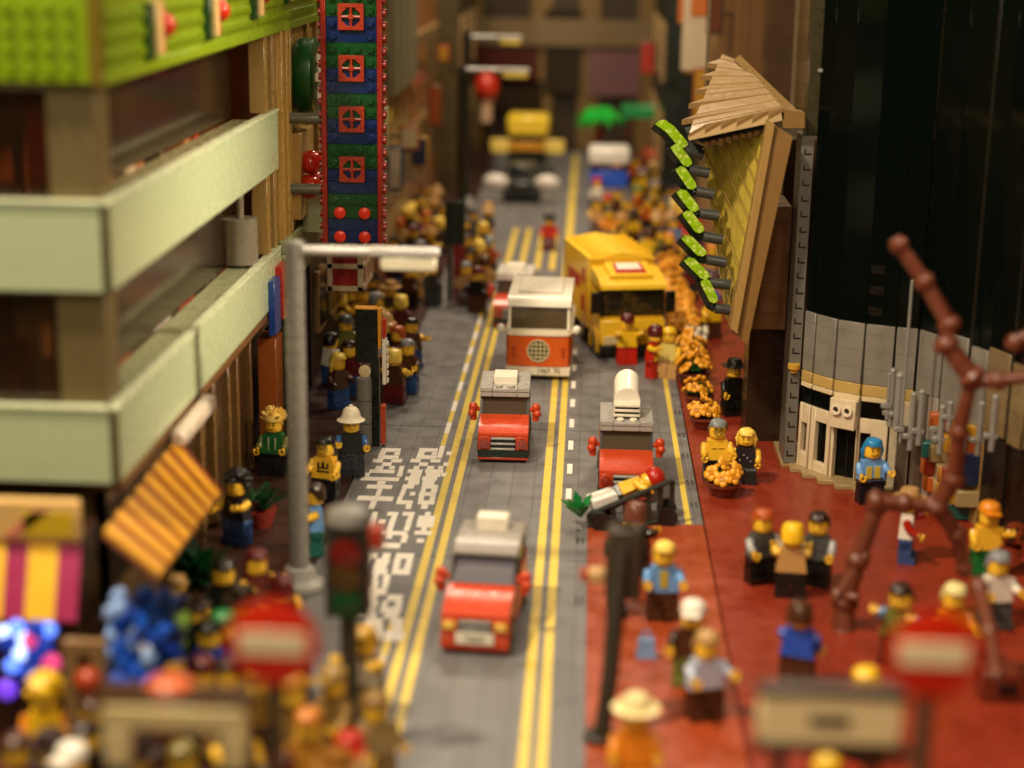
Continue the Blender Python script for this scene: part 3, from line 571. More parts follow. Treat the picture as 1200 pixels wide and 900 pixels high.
    b = MB(); b.box(-1.3, 1.3, 5.5, 6.6, 1.7, 3.6); b.box(-1.3, 1.3, 6.4, 6.8, 3.0, 4.0); b.build('seats', P('#4a2d1c'), t)
    RG = P(roofcol, .3, .05)
    b = MB()
    if lights == 'clear':
        b.box(-2, -1.01, 3.5, 8.9, 4.55, 4.93); b.box(-.99, .99, 3.5, 8.9, 4.55, 4.93); b.box(1.01, 2, 3.5, 8.9, 4.55, 4.93)
        b.box(-2.02, -1.0, 3.45, 8.9, 4.96, 5.33); b.box(-.98, .98, 3.45, 8.9, 4.96, 5.22); b.box(1.0, 2.02, 3.45, 8.9, 4.96, 5.33)
    else:
        b.prism([(4.5,4.56),(4.55,4.75),(4.9,4.95),(5.5,5.08),(9.2,5.08),(9.8,4.9),(10.0,4.56)], -1.95, 1.95)
    if top in ('sign', 'block'):
        if lights == 'clear': b.stud(-.5, 4.0, 5.22); b.stud(.5, 4.0, 5.22)
        b.build('roof', RG, t)
        b = MB(); b.box(-.95, .95, 4.9 if top == 'block' else 7.6, 7.2 if top == 'block' else 8.8, 5.2 if top == 'block' else 5.05, 5.9); b.build('roof_sign', P('#ece2cc', .3), t)
    else:
        b.m = 1; b.stud(-.5, 4.0, 5.22); b.stud(.5, 4.0, 5.22); b.build('roof', [RG, P('#ece2cc')], t)
        b = MB(); b.box(-1, 1, 4.62, 7.4, 5.2, 6.5); 
        for z in (5.42, 5.8, 6.18): b.box(-1, 1, 4.4, 4.7, z, z+.2)
        rs = b.build('roof_sign', P('#ece2cc', .3), t)
        v = MB(); v.box(-.92, .92, 4.5, 4.63, 5.2, 6.3); v.build('vent_slots', P('#15150f'), rs)
        b = MB(); n = 16; pr = [(-1,6.5)]+[(-math.cos(PI*i/n), 6.5+1.05*math.sin(PI*i/n)) for i in range(n+1)]
        prf = [(math.cos(PI-PI*i/n), 6.5+1.05*math.sin(PI*i/n)) for i in range(n+1)]
        # half round vent tilted back
        f = [Vector((x, 4.95, z)) for x, z in prf]; bk = [Vector((x, 7.3, z+.9)) for x, z in prf]
        vs = f+bk; m = n+1; b.add(vs, [tuple(range(m)), tuple(range(m, 2*m))]+[(i, i+1, m+i+1, m+i) for i in range(n)]+[(0, m, 2*m-1, m-1)])
        b.box(-1, 1, 6.9, 7.3, 6.4, 7.4)
        b.build('round_vent', P('#f0e7d4', .28), rs)
    for x in (-1.75, 1.75):
        for y in (2.0, 8.2): wheel(t, x, y, .95, .7)
    if lights != 'clear':
        pl = MB(); pl.box(-1.15, 1.15, -.16, -.05, .72, 1.42); np_ = pl.build('number_plate', P('#e8dfc8'), t)
        textobj('TAXI', .5, M_BLK, np_, (0, -.18, 1.07), ext=.01)
        for s in (-1, 1):
            b = MB(); b.box(s*1.25, s*2.02, -.1, .2, .5, 1.1); b.build('bumper_corner', M_RED, t)
    return t
x, y = G(589, 543)[:2]; taxi((x, y, 0), 1, 'red taxi with dark windscreen and low cream roof block, ahead of the orange camper van', 'block')
x, y = G(733, 588)[:2]; taxi((x, y-.3, 0), 0, 'red taxi with a tall white half round vent on its roof beside the handcart', 'vent')
x, y = G(556, 768)[:2]; taxi((x, y, 0), -4, 'nearest red taxi with shiny pale windscreen, yellow headlights and cream roof sign', 'sign', '#938d84', 'yellow')
x, y = G(592, 392)[:2]; taxi((x+.5, y+3, 0), -2, 'red taxi with pale grey roof mostly hidden behind the orange camper van', 'block', '#c9c4ba')
# orange and cream camper van
def van():
    x, y = G(630, 447)[:2]
    t = thing('camper_van', 'orange and cream camper van with round grid emblem in the middle of the road', 'camper van', (x, y, 0), R(-1))
    OR = P('#d6590f', .25, .05); CR = P('#e8dcc0', .3, .05); W = 3.05
    b = MB(); b.box(-W, W, .1, 11.8, .5, 1.45, .12); b.build('bumper', CR, t)
    b = MB()
    pr = [(-W,.45),(-W+.25,.15),(-1.6,.02),(1.6,.02),(W-.25,.15),(W,.45),(W,11.6),(-W,11.6)]
    b.prism(pr, 1.47, 4.42, 'z'); b.build('body', OR, t)
    for s in (-1, 1):
        b = MB()
        for z in (2.4, 2.75, 3.1): b.box(s*2.15, s*2.5, .0, .12, z, z+.2)
        b.build('vent', P('#a83b10'), t)
    b = MB(); pr = [(-W-.12,.4),(-W+.2,.02),(-1.6,-.12),(1.6,-.12),(W-.2,.02),(W+.12,.4),(W+.12,11.7),(-W-.12,11.7)]
    b.prism(pr, 4.44, 4.72, 'z'); b.prism([(p[0]*.97, p[1]+.15) for p in pr], 4.70, 5.0, 'z'); b.build('belt_rim', CR, t)
    em = MB(); em.lathe([(.92,-.08),(1.08,-.12),(1.08,.1),(.92,.1)], (0,0,3.0), 28, 'y'); e = em.build('emblem_ring', P('#d9c79a'), t)
    em = MB(); em.lathe([(.94,-.1),(.94,.0)], (0,0,3.0), 28, 'y'); em.build('emblem_disc', P('#1a1d10'), e)
    em = MB()
    for k in (-.6, -.2, .2, .6):
        hw = math.sqrt(.9**2-k*k); em.box(-hw, hw, -.19, -.1, 3.0+k-.055, 3.0+k+.055, .01); em.box(k-.055, k+.055, -.185, -.1, 3.0-hw, 3.0+hw, .01)
    em.build('emblem_grid', P('#cdbb88'), e)
    tr = textobj('1967  75', .62, P('#3a3020'), t, (1.0, .07, 1.0), ext=.02, name='number_plate_text')
    for s in (-1, 1):
        b = MB(); b.hexa([(s*2.9-.25*(s>0),.4,5),(s*2.9+.25*(s<0),.4,5),(s*2.9+.25*(s<0),.9,7.05),(s*2.9-.25*(s>0),.9,7.05)], [(s*2.9-.25*(s>0),.75,5),(s*2.9+.25*(s<0),.75,5),(s*2.9+.25*(s<0),1.25,7.05),(s*2.9-.25*(s>0),1.25,7.05)]); b.build('window_pillar', CR, t)
        for y0 in (4.2, 7.8, 11.2): b = MB(); b.box(s*2.9, s*2.65, y0, y0+.4, 5, 7.05); b.build('window_pillar', CR, t)
    b = MB(); b.slab([(-2.65,.5,5.02),(2.65,.5,5.02),(2.65,1.0,7.03),(-2.65,1.0,7.03)], (0,.08,0)); b.build('windscreen', glass('van_screen', '#a0906a', .1, .04, .5, '#7a6644'), t)
    for s in (-1, 1): b = MB(); b.box(s*2.78, s*2.72, 1, 11.3, 5.02, 7.03, 0); b.build('side_window', glass('van_screen', ''), t)
    b = MB(); b.box(-2.4, 2.4, 5.8, 6.4, 4.5, 6.3); b.box(-1.5, -.4, 2.6, 3.4, 5, 6.2); b.build('seats', P('#3a2a1a'), t)
    b = MB(); pr = [(.55,7.07),(.6,7.4),(.95,7.75),(1.6,7.95),(10.8,7.95),(11.5,7.6),(11.6,7.07)]; b.prism(pr, -3.0, 3.0)
    rf = b.build('roof', P('#efe5d0', .3, .04), t); b = MB(); b.box(-2.1, 2.1, 2.6, 9.5, 7.96, 8.25, .1); b.build('roof_hatch', P('#f1e8d4', .3, .04), rf)
    for s in (-1, 1):
        b = MB(); b.box(s*3.1, s*3.35, .3, .5, 4.7, 4.9); b.sph(s*3.55, .35, 5.0, .42); b.build('mirror', P('#f1e8d6', .25), t)
    for x_ in (-2.6, 2.6):
        for y_ in (2.3, 9.3): wheel(t, x_, y_, 1.1, .8)
van()
# yellow delivery lorry, turned slightly towards the kerb
def lorry():
    fl = G(702, 420); fr = G(788, 422)
    t = thing('delivery_lorry', 'yellow delivery lorry with red and white roof logo parked in the right lane', 'lorry', ((fl.x+fr.x)/2-.3, fl.y+.3, 0), R(13))
    Y1 = P('#eec02a', .28, .05); W = 3.3
    b = MB(); b.box(-W, W, .2, 5.2, 1.3, 3.9, .1); b.box(-W, W, 1.0, 5.2, 3.9, 4.2); b.box(-W, W, 4.6, 5.2, 4.2, 7); b.build('cab', Y1, t)
    b = MB(); b.box(-W-.05, W+.05, 0, .6, .4, 1.35); b.build('bumper', P('#161a14'), t)
    for s in (-1, 1):
        b = MB(); b.box(s*1.7, s*3.0, -.05, .2, 1.5, 2.3); b.build('headlight', P('#c8b68a', .15), t)
        b = MB(); b.box(s*3.35, s*4.3, .3, .8, 4.6, 6.7); b.build('mirror', M_BLK, t)
        b = MB(); pr = [(.9,.5),(.9,1.6),(1.5,2.5),(2.6,2.8),(3.7,2.5),(4.3,1.6),(4.3,.5),(3.9,.5),(3.8,1.4),(3.2,2.1),(2.6,2.3),(2,2.1),(1.4,1.4),(1.3,.5)]
        b.prism(pr, s*3.28, s*3.6); b.build('wheel_arch', Y1, t)
    b = MB(); b.box(-1.6, 1.6, -.06, .15, 1.5, 3.0); g = b.build('grille', P('#8a6c14'), t)
    b = MB()
    for z in (1.6, 2.0, 2.4, 2.8): b.box(-1.6, 1.6, -.14, .0, z, z+.15)
    b.build('grille_bars', P('#d8a41c'), g)
    b = MB()
    for s in (-1, 1): b.box(s*W, s*(W-.3), .75, 1.15, 4.2, 6.9)
    b.box(-W, W, .7, 1.1, 6.6, 6.95); b.build('window_frame', M_BLK, t)
    b = MB(); b.box(-2.98, 2.98, .85, .95, 4.2, 6.6, 0); b.build('windscreen', glass('lorry_screen', '#6a6a50', .08, .04, .45, '#3c3a26'), t)
    b = MB(); b.box(-2.2, -.9, 3, 3.8, 4.2, 6.0); b.box(.9, 2.2, 3, 3.8, 4.2, 6.0); b.build('seats', P('#6b4a20'), t)
    b = MB(); pr = [(.2,7.0),(.35,7.4),(2.2,8.1),(4.6,8.5),(5.2,8.5),(5.2,7.0)]; b.prism(pr, -W-.1, W+.1); b.build('cab_roof', Y1, t)
    lg = MB(); nrm = Vector((0,-.35,1)); lg.slab([(-2.2,1.5,7.9),(2.2,1.5,7.9),(2.2,4.4,8.75),(-2.2,4.4,8.75)], (0,-.05,.3)); lp = lg.build('roof_plate', Y1, t)
    lg = MB(); lg.slab([(-1.5,1.9,8.3),(1.7,1.9,8.3),(1.5,4.0,8.93),(-1.4,4.0,8.93)], (0,-.01,.06)); lo = lg.build('logo_panel', P('#b82010'), lp)
    lg = MB(); lg.slab([(-1.2,2.6,8.585),(1.3,2.6,8.585),(1.2,3.85,8.96),(-1.15,3.85,8.96)], (0,-.01,.04)); lg.build('logo_band', P('#efe3cf'), lo)
    b = MB(); b.box(-W-.15, W+.15, 5.6, 17.5, 1.9, 9.0, .1); bx = b.build('cargo_box', Y1, t)
    b = MB()
    for s in (-1, 1): b.hexa([(s*3.45,5.4,9.0),(s*3.45,17.7,9.0),(s*3.45,17.7,9.2),(s*3.45,5.4,9.2)], [(0,5.4,9.0),(0,17.7,9.0),(0,17.7,9.8),(0,5.4,9.8)])
    for k in range(6): b.box(-3.2, 3.2, 5.9+k*2, 6.1+k*2, 9.0, 9.75)
    b.build('box_roof', P('#f2c736', .3, .05), bx)
    for (y0, y1, z0, z1) in ((7.2,8.6,6.2,7.8),(9.2,15,5.4,6.8),(7.2,8.6,3.4,5)):
        b = MB(); b.box(-W-.2, -W-.15, y0, y1, z0, z1); b.build('side_panel', P('#b02a12'), bx)
    b = MB(); b.box(-2, 2, 5.2, 17, .8, 1.9); b.build('chassis', M_BLK, t)
    for x_ in (-2.9, 2.9):
        for y_ in (2.6, 8.5, 14): wheel(t, x_, y_, 1.35, .9, '#5a5a54')
lorry()
# two red mascots and riders in front of the lorry
x, y = gp(736, 425); fig(x-.2, y, 10, 'toy courier in yellow top, red trousers and maroon cap before the yellow lorry', ('cap','maroon'), 'yellow', 'yellow', 'red', pose=(80,80), z=0, near=True)
x, y = gp(768, 440); fig(x-.1, y, 50, 'toy courier in red coat and maroon hood beside the right yellow line', ('ball_helmet','maroon'), 'red', 'yellow', 'red', pose=(70,60), z=0)
x, y = gp(776, 444); fig(x+.6, y+1, -20, 'small yellow toy figure standing on the end of the right yellow line', ('short','yellow'), '#d9c46a', 'yellow', 'tan', z=0)
fig(-4.8, 226, 0, 'toy rider in red jacket and black helmet on the road behind the yellow lorry', ('ball_helmet','black'), 'red', 'red', 'maroon', z=0)
# far dark car and yellow lifting lorry
t = thing('old_car', 'dark old car with two pale round wings far down the road', 'car', (-10.2, 266, 0))
b = MB(); b.box(-2.6, 2.6, .4, 10, .8, 3.4, .3); b.box(-2.2, 2.2, 4, 9, 3.4, 5.6, .3); b.build('body', P('#3a3b36'), t)
for s in (-1, 1): b = MB(); b.sph(s*4.0, 1.0, 3.2, 1.7, 1.25, .8, .8); b.build('wing', P('#d8cfc4'), t)
b = MB(); b.box(-1.9, 1.9, 3.9, 4.0, 3.5, 5.3); b.build('windscreen', P('#0c1410', .1), t)
b = MB(); b.box(-1.8, 1.8, .2, .5, 1.2, 3.0); b.build('grille', P('#0e120c'), t)
for x_ in (-2.4, 2.4):
    for y_ in (2, 8): wheel(t, x_, y_, 1.5, 1)
t = thing('road_lorry', 'grey lorry with yellow cab box and crash bar at the far road end', 'lorry', (-10.4, 296, 0))
b = MB(); b.box(-3.6, 3.6, .5, 14, 1.2, 5, .1); b.build('body', P('#6a6962'), t)
b = MB(); b.box(-3.2, 3.2, .2, .5, 2.2, 4.4); b.build('grille', M_BLK, t)
b = MB(); b.box(-3, 3, 0, .6, 4.6, 6.2, .1); b.build('crash_bar', P('#c88a18'), t)
for s in (-1, 1): b = MB(); b.box(s*3.1, s*6.4, -.1, .8, 4.2, 6.6, .2); b.build('board', P('#e6c860'), t)
b = MB(); b.box(-3.6, 3.6, 1, 8, 7.0, 10.6, .5); b.build('cab_box', P('#f0cc38'), t)
b = MB(); b.box(-3, 3, 1.3, 7.6, 6.2, 7.0, .1); b.build('cab_base', M_BLK, t)
for x_ in (-3, 3):
    for y_ in (2.5, 11): wheel(t, x_, y_, 1.5, 1)
t = thing('market_van', 'white roofed blue market van far down the right kerb', 'van', (3.4, 262, 0))
b = MB(); b.box(-3, 3, 0, 8, .6, 3.4, .1); b.build('body', P('#8d8a84'), t)
b = MB(); b.box(-2.9, 2.9, -.1, 7, 3.5, 5.9, .1); b.build('canopy', P('#2a55c0'), t)
b = MB(); b.box(-3.1, 3.1, 0, 8, 7.0, 9.2, .3); b.build('roof', P('#d8d2c6'), t)
b = MB()
for s in (-1, 1):
    for y_ in (.4, 7.4): b.box(s*2.7, s*2.4, y_, y_+.3, 5.9, 7.1)
b.build('posts', M_BLK, t)
# ------------------------------------------------------------------ handcart with courier lying on it
c0 = G(690, 628)
TL_, TR_, BR_, BL_ = PY(690, 603, 115.0), PY(788, 563, 116.4), PY(787, 607, 116.4), PY(694, 631, 115.0)
t = thing('handcart', 'dark grey slatted handcart at the end of the red strip in front of the taxi', 'handcart', (c0.x+2.6, 115.5, 0)); T0 = t.location.copy()
DG = P('#262820', .35); LC = lambda p: p-T0
b = MB(); b.tube([LC(TL_), LC(TR_)], .2, 8); b.build('top_rail', DG, t); b = MB(); b.tube([LC(BL_), LC(BR_)], .2, 8); b.build('bottom_rail', DG, t)
for k in range(8):
    u = k/7; p_ = LC(TL_.lerp(TR_, u)); q_ = LC(BL_.lerp(BR_, u)); b = MB(); b.slab([q_-Vector((.19,0,0)), q_+Vector((.19,0,0)), p_+Vector((.19,0,0)), p_-Vector((.19,0,0))], (0,.16,0)); b.build('slat', DG, t)
b = MB(); q0_ = LC(BL_); q1_ = LC(BR_); b.slab([q0_, q1_, q1_+Vector((0,1.5,-.3)), q0_+Vector((0,1.5,-.2))], (0,0,.2)); b.build('bed', DG, t)
for x_, yy in ((q0_.x+.6, q0_.y), (q1_.x-.3, q1_.y)):
    for y_ in (yy-.4, yy+1.8):
        b = MB(); b.lathe([(.5,y_-.12),(.72,y_-.15),(.72,y_+.15),(.5,y_+.12)], (x_,0,.72), 18, 'y'); b.build('wheel', M_BLK, t)
b = MB(); b.tube([q0_, q0_+Vector((-1.1,-.2,-.1)), q0_+Vector((-1.5,-.4,.5)), q0_+Vector((-.9,-.4,.7))], .13, 7); b.build('handle', M_BLK, t)
t2 = fig(0, 0, 0, 'toy courier with shiny red helmet and yellow sleeves lying across the handcart', ('ball_helmet','red'), 'skin', 'skin', '#4a4a40', pose=(95,150), z=1.0)
zd = Vector((.86,.12,.42)).normalized(); yd = -(Vector((.25,-.5,-.55))); yd = (yd-zd*yd.dot(zd)).normalized(); xd = yd.cross(zd)
t2.rotation_euler = Matrix((xd, yd, zd)).transposed().to_euler(); t2.location = PY(766, 561, 117.8)-zd*4.3
q_ = PY(706, 585, 116.3)
o = thing('delivery_box', 'small white box lying on the left end of the handcart', 'box', tuple(q_), R(20)); o.rotation_euler.y = R(-14)
b = MB(); b.box(-.95, .95, -.8, .8, -.35, .4, .05); b.build('carton', P('#ece4dc'), o); b = MB(); b.box(-.97, .97, -.15, .15, -.36, .42, .01); b.build('tape', P('#c9bfae'), o)
p_ = G(757, 770, .1); o = thing('blue_bag', 'small light blue bag standing on the foreground red strip', 'bag', tuple(p_)); b = MB(); b.hexa([(-.6,-.35,0),(.6,-.35,0),(.6,.35,0),(-.6,.35,0)], [(-.45,-.25,1.2),(.45,-.25,1.2),(.45,.25,1.2),(-.45,.25,1.2)]); bb_o = b.build('body', P('#7fa0cc'), o); b = MB(); b.tube([(-.3,0,1.15),(-.25,0,1.6),(.25,0,1.6),(.3,0,1.15)], .07, 6); b.build('handle', P('#5a7aa8'), o)
def plant(name, label, cat, loc, col, n, s, pot=None, seed=1):
    t = thing(name, label, cat, loc); rnd = random.Random(seed)
    if pot: b = MB(); b.lathe([(.8,0),(1.1,.9),(1.2,1.3),(.9,1.25)], (0,0,0), 16); b.build('pot', P(pot), t)
    b = MB(); z0 = 1.1 if pot else .1
    for i in range(n):
        a = rnd.uniform(0, 2*PI); ln = rnd.uniform(.7, 1.2)*s; e = rnd.uniform(.5, 1.3)
        d = Vector((math.cos(a)*math.cos(e), math.sin(a)*math.cos(e), math.sin(e))); sd = Vector((-math.sin(a), math.cos(a), 0))*.28*s**.5
        p0 = Vector((0,0,z0)); p1 = p0+d*ln*.55; p2 = p0+d*ln+Vector((0,0,-.2*ln))
        b.slab([p0-sd*.3, p1-sd, p2, p1+sd, p0+sd*.3], (0,0,.08))
    b.build('leaves', P(col), t); return t
plant('potted_plant', 'dark green leafy plant in a reddish pot behind the curly haired woman', 'potted plant', (*gp(305, 617), .1), '#123d1c', 16, 2.4, '#8a2f22', 3)
plant('bush', 'spiky dark green bush under the striped awning', 'bush', (*gp(228, 690), .1), '#0f4020', 50, 3.6, None, 4)
plant('leaf_bundle', 'bright green leaf bundle hanging off the left side of the handcart', 'plant', (c0.x-.6, 115.6, .6), '#177a38', 14, 2.0, None, 6)
# ------------------------------------------------------------------ bus stop board on the left kerb
p = G(428, 522)
t = thing('bus_stop_board', 'dark bus stop board on a thick grey post at the left kerb', 'bus stop', (p.x, p.y, .1))
b = MB()
for z in (0, 1.9, 3.8): b.cyl(0, 0, z, z+1.85, .68, 18)
b.build('post', P('#77746c'), t)
b = MB(); b.lathe([(.35,-.85),(.5,-.8),(.5,-.55)], (.1,0,6.4), 18, 'y'); b.build('disc', P('#cbb98e'), t)
b = MB(); b.box(-.7, 1.1, -.4, .6, 7.0, 11.4, .06); b.box(.5, 1.2, -.3, .5, 0, 7.2); bd = b.build('board', P('#10180f'), t)
b = MB(); b.box(1.12, 1.4, -.45, .62, 8.2, 11.5, .04); b.box(-.75, 1.11, -.45, .62, 11.42, 11.55, .04); b.build('board_edge', P('#d8942a'), bd)
b = MB(); b.box(1.47, 1.8, -.4, .5, 5.2, 9.0, .04); 
for k in range(6): b.stud(1.65, 0, 0) if False else b.box(1.8, 1.95, -.2, .3, 5.3+k*.62, 5.65+k*.62)
b.build('timetable', P('#e3dccb'), bd)
b = MB(); b.box(1.3, 1.7, -.3, .5, .1, 3.4); b.build('base_panel', P('#b8431a'), bd)
b = MB(); b.box(1.47, 1.75, -.2, .4, 9.1, 10.6); b.build('red_tab', P(RED), bd)
# ------------------------------------------------------------------ street lamps
def street_lamp(loc, hgt, arm, label, r=.5, shade='#d8d2b8', col='#77746c'):
    t = thing('street_lamp', label, 'street lamp', loc); GM = P(col)
    b = MB(); b.lathe([(1.6,0),(1.6,.4),(1.1,.7),(.9,1.4),(r,1.5)], (0,0,0), 20); b.build('base', P('#94918a'), t)
    b = MB(); z = 1.5; pr = []
    while z < hgt: pr += [(r*.88, z), (r, z+.06), (r, z+.94), (r*.88, z+1)]; z += 1
    b.lathe(pr, (0,0,0), 16); b.build('pole', GM, t)
    b = MB(); b.box(-.5, .55, -.5, .5, hgt-.3, hgt+.6); b.build('cap', GM, t)
    b = MB(); b.cyl(0, hgt+.15, .5, arm, .3, 14, 'x'); b.box(arm*.55, arm+.3, -.45, .45, hgt-.05, hgt+.45, .1); b.build('arm', P('#b9b6b0'), t)
    b = MB(); b.box(arm*.62, arm+.1, -.4, .4, hgt-.95, hgt-.1, .12); b.build('lamp_shade', P(shade), t)
    return t
street_lamp((-17.7, 102, .1), 21.8, 8.6, 'light grey street lamp with long arm standing nearest on the left kerb', .62)
street_lamp((-21.2+3.6, 240, .1), 22.4, 9.0, 'dark street lamp far down the left kerb whose arm is the lower of two', .75, '#c9b24a', '#211f18')
street_lamp((-18.6, 262, .1), 25.6, 8.0, 'dark street lamp far down the left kerb whose arm is the higher of two', .75, '#c9b24a', '#26231a')
p = G(535, 352); t = thing('notice_post', 'red and dark panel post at the far lamp posts', 'notice board', (p.x, p.y, 0))
b = MB(); b.box(-.4, .9, -.3, .3, 0, 6.5); b.build('red_panel', P('#8a1c14'), t); b = MB(); b.box(-1.4, .9, -.2, .4, 6.5, 11.5); b.build('dark_panel', P('#0c1c12'), t); b = MB(); b.box(-1.1, -.5, -.2, .2, 0, 6.5); b.build('post', P('#4a4436'), t)
# ------------------------------------------------------------------ near signs
def no_entry(px, py, Y, label, r=1.7):
    p = PY(px, py, Y); t = thing('no_entry_sign', label, 'road sign', (p.x, p.y, 0), 0, 'round no entry signs in the foreground')
    b = MB(); b.lathe([(.01,.35),(r*.7,.28),(r*.96,.05),(r,-.1),(r*.94,-.14),(.01,-.14)], (0,0,p.z), 32, 'y'); d = b.build('disc', P('#d42a0e', .3, .05), t)
    b = MB(); b.box(-r*.74, r*.74, -.24, -.14, p.z-r*.27, p.z+r*.27, .04); b.build('white_bar', P('#f0dcae'), d)
    b = MB(); b.cyl(0, .5, 0, p.z+.4, .32, 14); b.build('pole', P('#4a3f2c'), t)
    b = MB(); b.box(-.5, .5, .2, .7, p.z-.4, p.z+.4); b.build('clamp', P('#3a3428'), t)
no_entry(320, 752, 58, 'left round red no entry sign with a cream bar near the white road letters')
no_entry(1093, 765, 58, 'right round red no entry sign with a cream bar beside the bare brown tree')
# cream arch (left) and cream plate with dark slot (right)
a0 = PY(122, 822, 61); a1 = PY(288, 818, 61)
t = thing('barrier_arch', 'cream coloured low arch frame in the bottom left foreground', 'barrier', ((a0.x+a1.x)/2, 61, 0))
w2 = (a1.x-a0.x)/2; ht = a0.z
b = MB(); b.box(-w2, w2, -.4, .4, ht-1.0, ht, .1); b.build('beam', P('#dcc48c'), t)
for s in (-1, 1): b = MB(); b.box(s*w2, s*(w2-1.0), -.42, .42, ht-2.6, ht-1.0, .1); b.build('foot', P('#dcc48c'), t)
b = MB(); b.box(-w2-.2, w2+.2, -.3, .8, ht, ht+.5); b.build('lid', P('#4a2c18'), t)
for s in (-1, 1): b = MB(); b.box(s*(w2-.3), s*(w2-.8), .1, .7, 0, ht-2.6); b.build('stand', P('#4a2c18'), t)
a0 = PY(890, 815, 61); a1 = PY(1055, 876, 61)
t = thing('barrier_plate', 'cream plate with a dark slot on two stands in the bottom right foreground', 'barrier', ((a0.x+a1.x)/2, 61, 0))
w2 = (a1.x-a0.x)/2; zc = (a0.z+a1.z)/2; hh = (a0.z-a1.z)/2*1.0
b = MB(); b.box(-w2, w2, 0, .6, zc-hh, zc+hh, .1); pl = b.build('plate', P('#e8d6a0'), t)
b = MB(); b.box(-.8, .8, -.08, .05, zc-.22, zc+.22); b.build('slot', P('#14160e'), pl)
for za in (zc+hh, zc-hh-.35): b = MB(); b.box(-w2-.1, w2+.1, -.1, .7, za, za+.35); b.build('frame', P('#3a2a18'), t)
for s in (-1, 1): b = MB(); b.box(s*(w2-1.2), s*(w2-.7), .1, .5, 0, zc-hh-.35); b.build('stand', P('#3a2a18'), t)
# traffic light on the near left kerb, seen over the crowd
YT = 80; a0 = PY(381, 596, YT); a1 = PY(434, 724, YT)
t = thing('traffic_light', 'dark grey traffic light with dull red and green lenses at the near left kerb', 'traffic light', ((a0.x+a1.x)/2, YT, .1)); w2 = (a1.x-a0.x)/2
b = MB(); b.box(-w2, w2, -.5, .9, a1.z, a0.z-.9, .12); hs = b.build('housing', P('#2a2a22', .4), t)
b = MB(); b.lathe([(w2*.95,a0.z-.9),(w2*1.05,a0.z-.7),(w2*.9,a0.z-.2),(w2*.4,a0.z)], (0,.2,0), 16); b.build('cap', P('#77736c', .35), t)
for nm, cz, cl in (('red_lens', .72, '#6e1a14'), ('amber_lens', .46, '#4a3414'), ('green_lens', .18, '#16421e')):
    z_ = a1.z+(a0.z-.9-a1.z)*cz; b = MB(); b.lathe([(w2*.72,-.5),(w2*.72,-.75),(w2*.5,-.8),(.01,-.84)], (0,0,z_), 18, 'y'); b.build(nm, P(cl, .15), hs)
b = MB(); b.box(w2, w2+.7, -.5, .4, a0.z-2.0, a0.z-.9, .08); b.build('side_signal', P('#a03018', .3), hs)
b = MB(); b.cyl(0, .2, 0, a1.z, .45, 14); b.cyl(0, .2, 0, .5, 1.0, 16); b.build('pole', P('#3a352a', .4), t)
# dark leaning post on the strip
q0 = G(704, 866, .1); q1 = PY(733, 612, 85); q1 = q1-q0
t = thing('traffic_light', 'dark brown traffic light seen from behind on a leaning post beside the road', 'traffic light', tuple(q0))
b = MB(); b.tube([(0,0,0), q1*.3+Vector((.1,0,0)), q1*.65, q1*.85, q1], [.42,.45,.5,.5,.45], 12); b.build('shaft', P('#2c2416', .5), t)
b = MB(); b.cyl(0, 0, 0, .35, .9); b.build('foot', P('#2a2014'), t)
b = MB(); z_ = q1.z; b.box(q1.x-.95, q1.x+.95, q1.y-.7, q1.y+.7, z_-4.2, z_-.2, .2); hs = b.build('housing', P('#3a2f22', .5), t)
b = MB(); b.box(q1.x-1.9, q1.x-.95, q1.y-.4, q1.y+.4, z_-3.4, z_-2.6, .15); b.build('side_signal', P('#c9a06a', .4), hs)
b = MB(); b.box(q1.x-2.3, q1.x-1.9, q1.y-.35, q1.y+.35, z_-3.35, z_-2.65, .1); b.build('red_tip', P('#b03018', .3), hs)
# ------------------------------------------------------------------ left corner building (lime parapet, pale green balcony bands)
def studwall(b, axis, c, u0, u1, z0, z1, sgn=1, step=1.0):
    u = u0+.5
    while u < u1:
        z = z0+.5
        while z < z1:
            if axis == 'x': b.lathe([(.3,c),(.3,c+.2*sgn)], (0,u,z), 8, 'x')
            else: b.lathe([(.3,c),(.3,c-.2)], (u,0,z), 8, 'y')
            z += step
        u += step
FX = -24.0; FY = 84.0; BE = 132.0; BW = -52.0
t = thing('corner_building', 'corner building with studded lime green parapet and two pale green balcony bands', 'building', (0,0,0))
def band(z0, z1, name, mat, y1, inset=0):
    b = MB(); b.box(BW, FX-.15, FY, FY+.6, z0, z1); b.box(FX-.6, FX, FY+.15, y1, z0, z1, .05); return b.build(name, mat, t)
PG = P('#b4c29a', .25, .06)
MG = glass('pale_green_panel', '#aab58a', .10, .12, .86, '#a9b487')
b1_ = band(12.7, 16.7, 'balcony_band', PG, BE+.4); b2_ = band(22.9, 27.4, 'balcony_band', PG, BE)
for bb, z0, z1 in ((b1_,12.7,16.7),(b2_,22.9,27.4)):
    b = MB(); b.box(BW, FX-.2, FY-.12, FY+.5, z1, z1+.18, .02); b.box(FX-.5, FX+.1, FY, BE, z1, z1+.18, .02); b.build('top_trim', P('#cbd2ae'), bb)
    b = MB(); b.box(FX-.35, FX+.05, FY-.1, FY+.3, z0, z1, .02); b.build('corner_seam', P('#4c4a2c'), bb)
b = MB(); b.box(BW, FX-.15, FY, FY+.8, 33.4, 42); b.box(FX-.8, FX, FY+.15, 152, 33.4, 42)
b.box(FX-.1, FX+.15, FY+.2, 152, 33.3, 33.9)
studwall(b, 'y', FY, -33, FX-.6, 33.6, 38); studwall(b, 'x', FX, FY+.6, 150, 34, 37.5)
pp = b.build('parapet', P('#7f9a0e', .33), t)
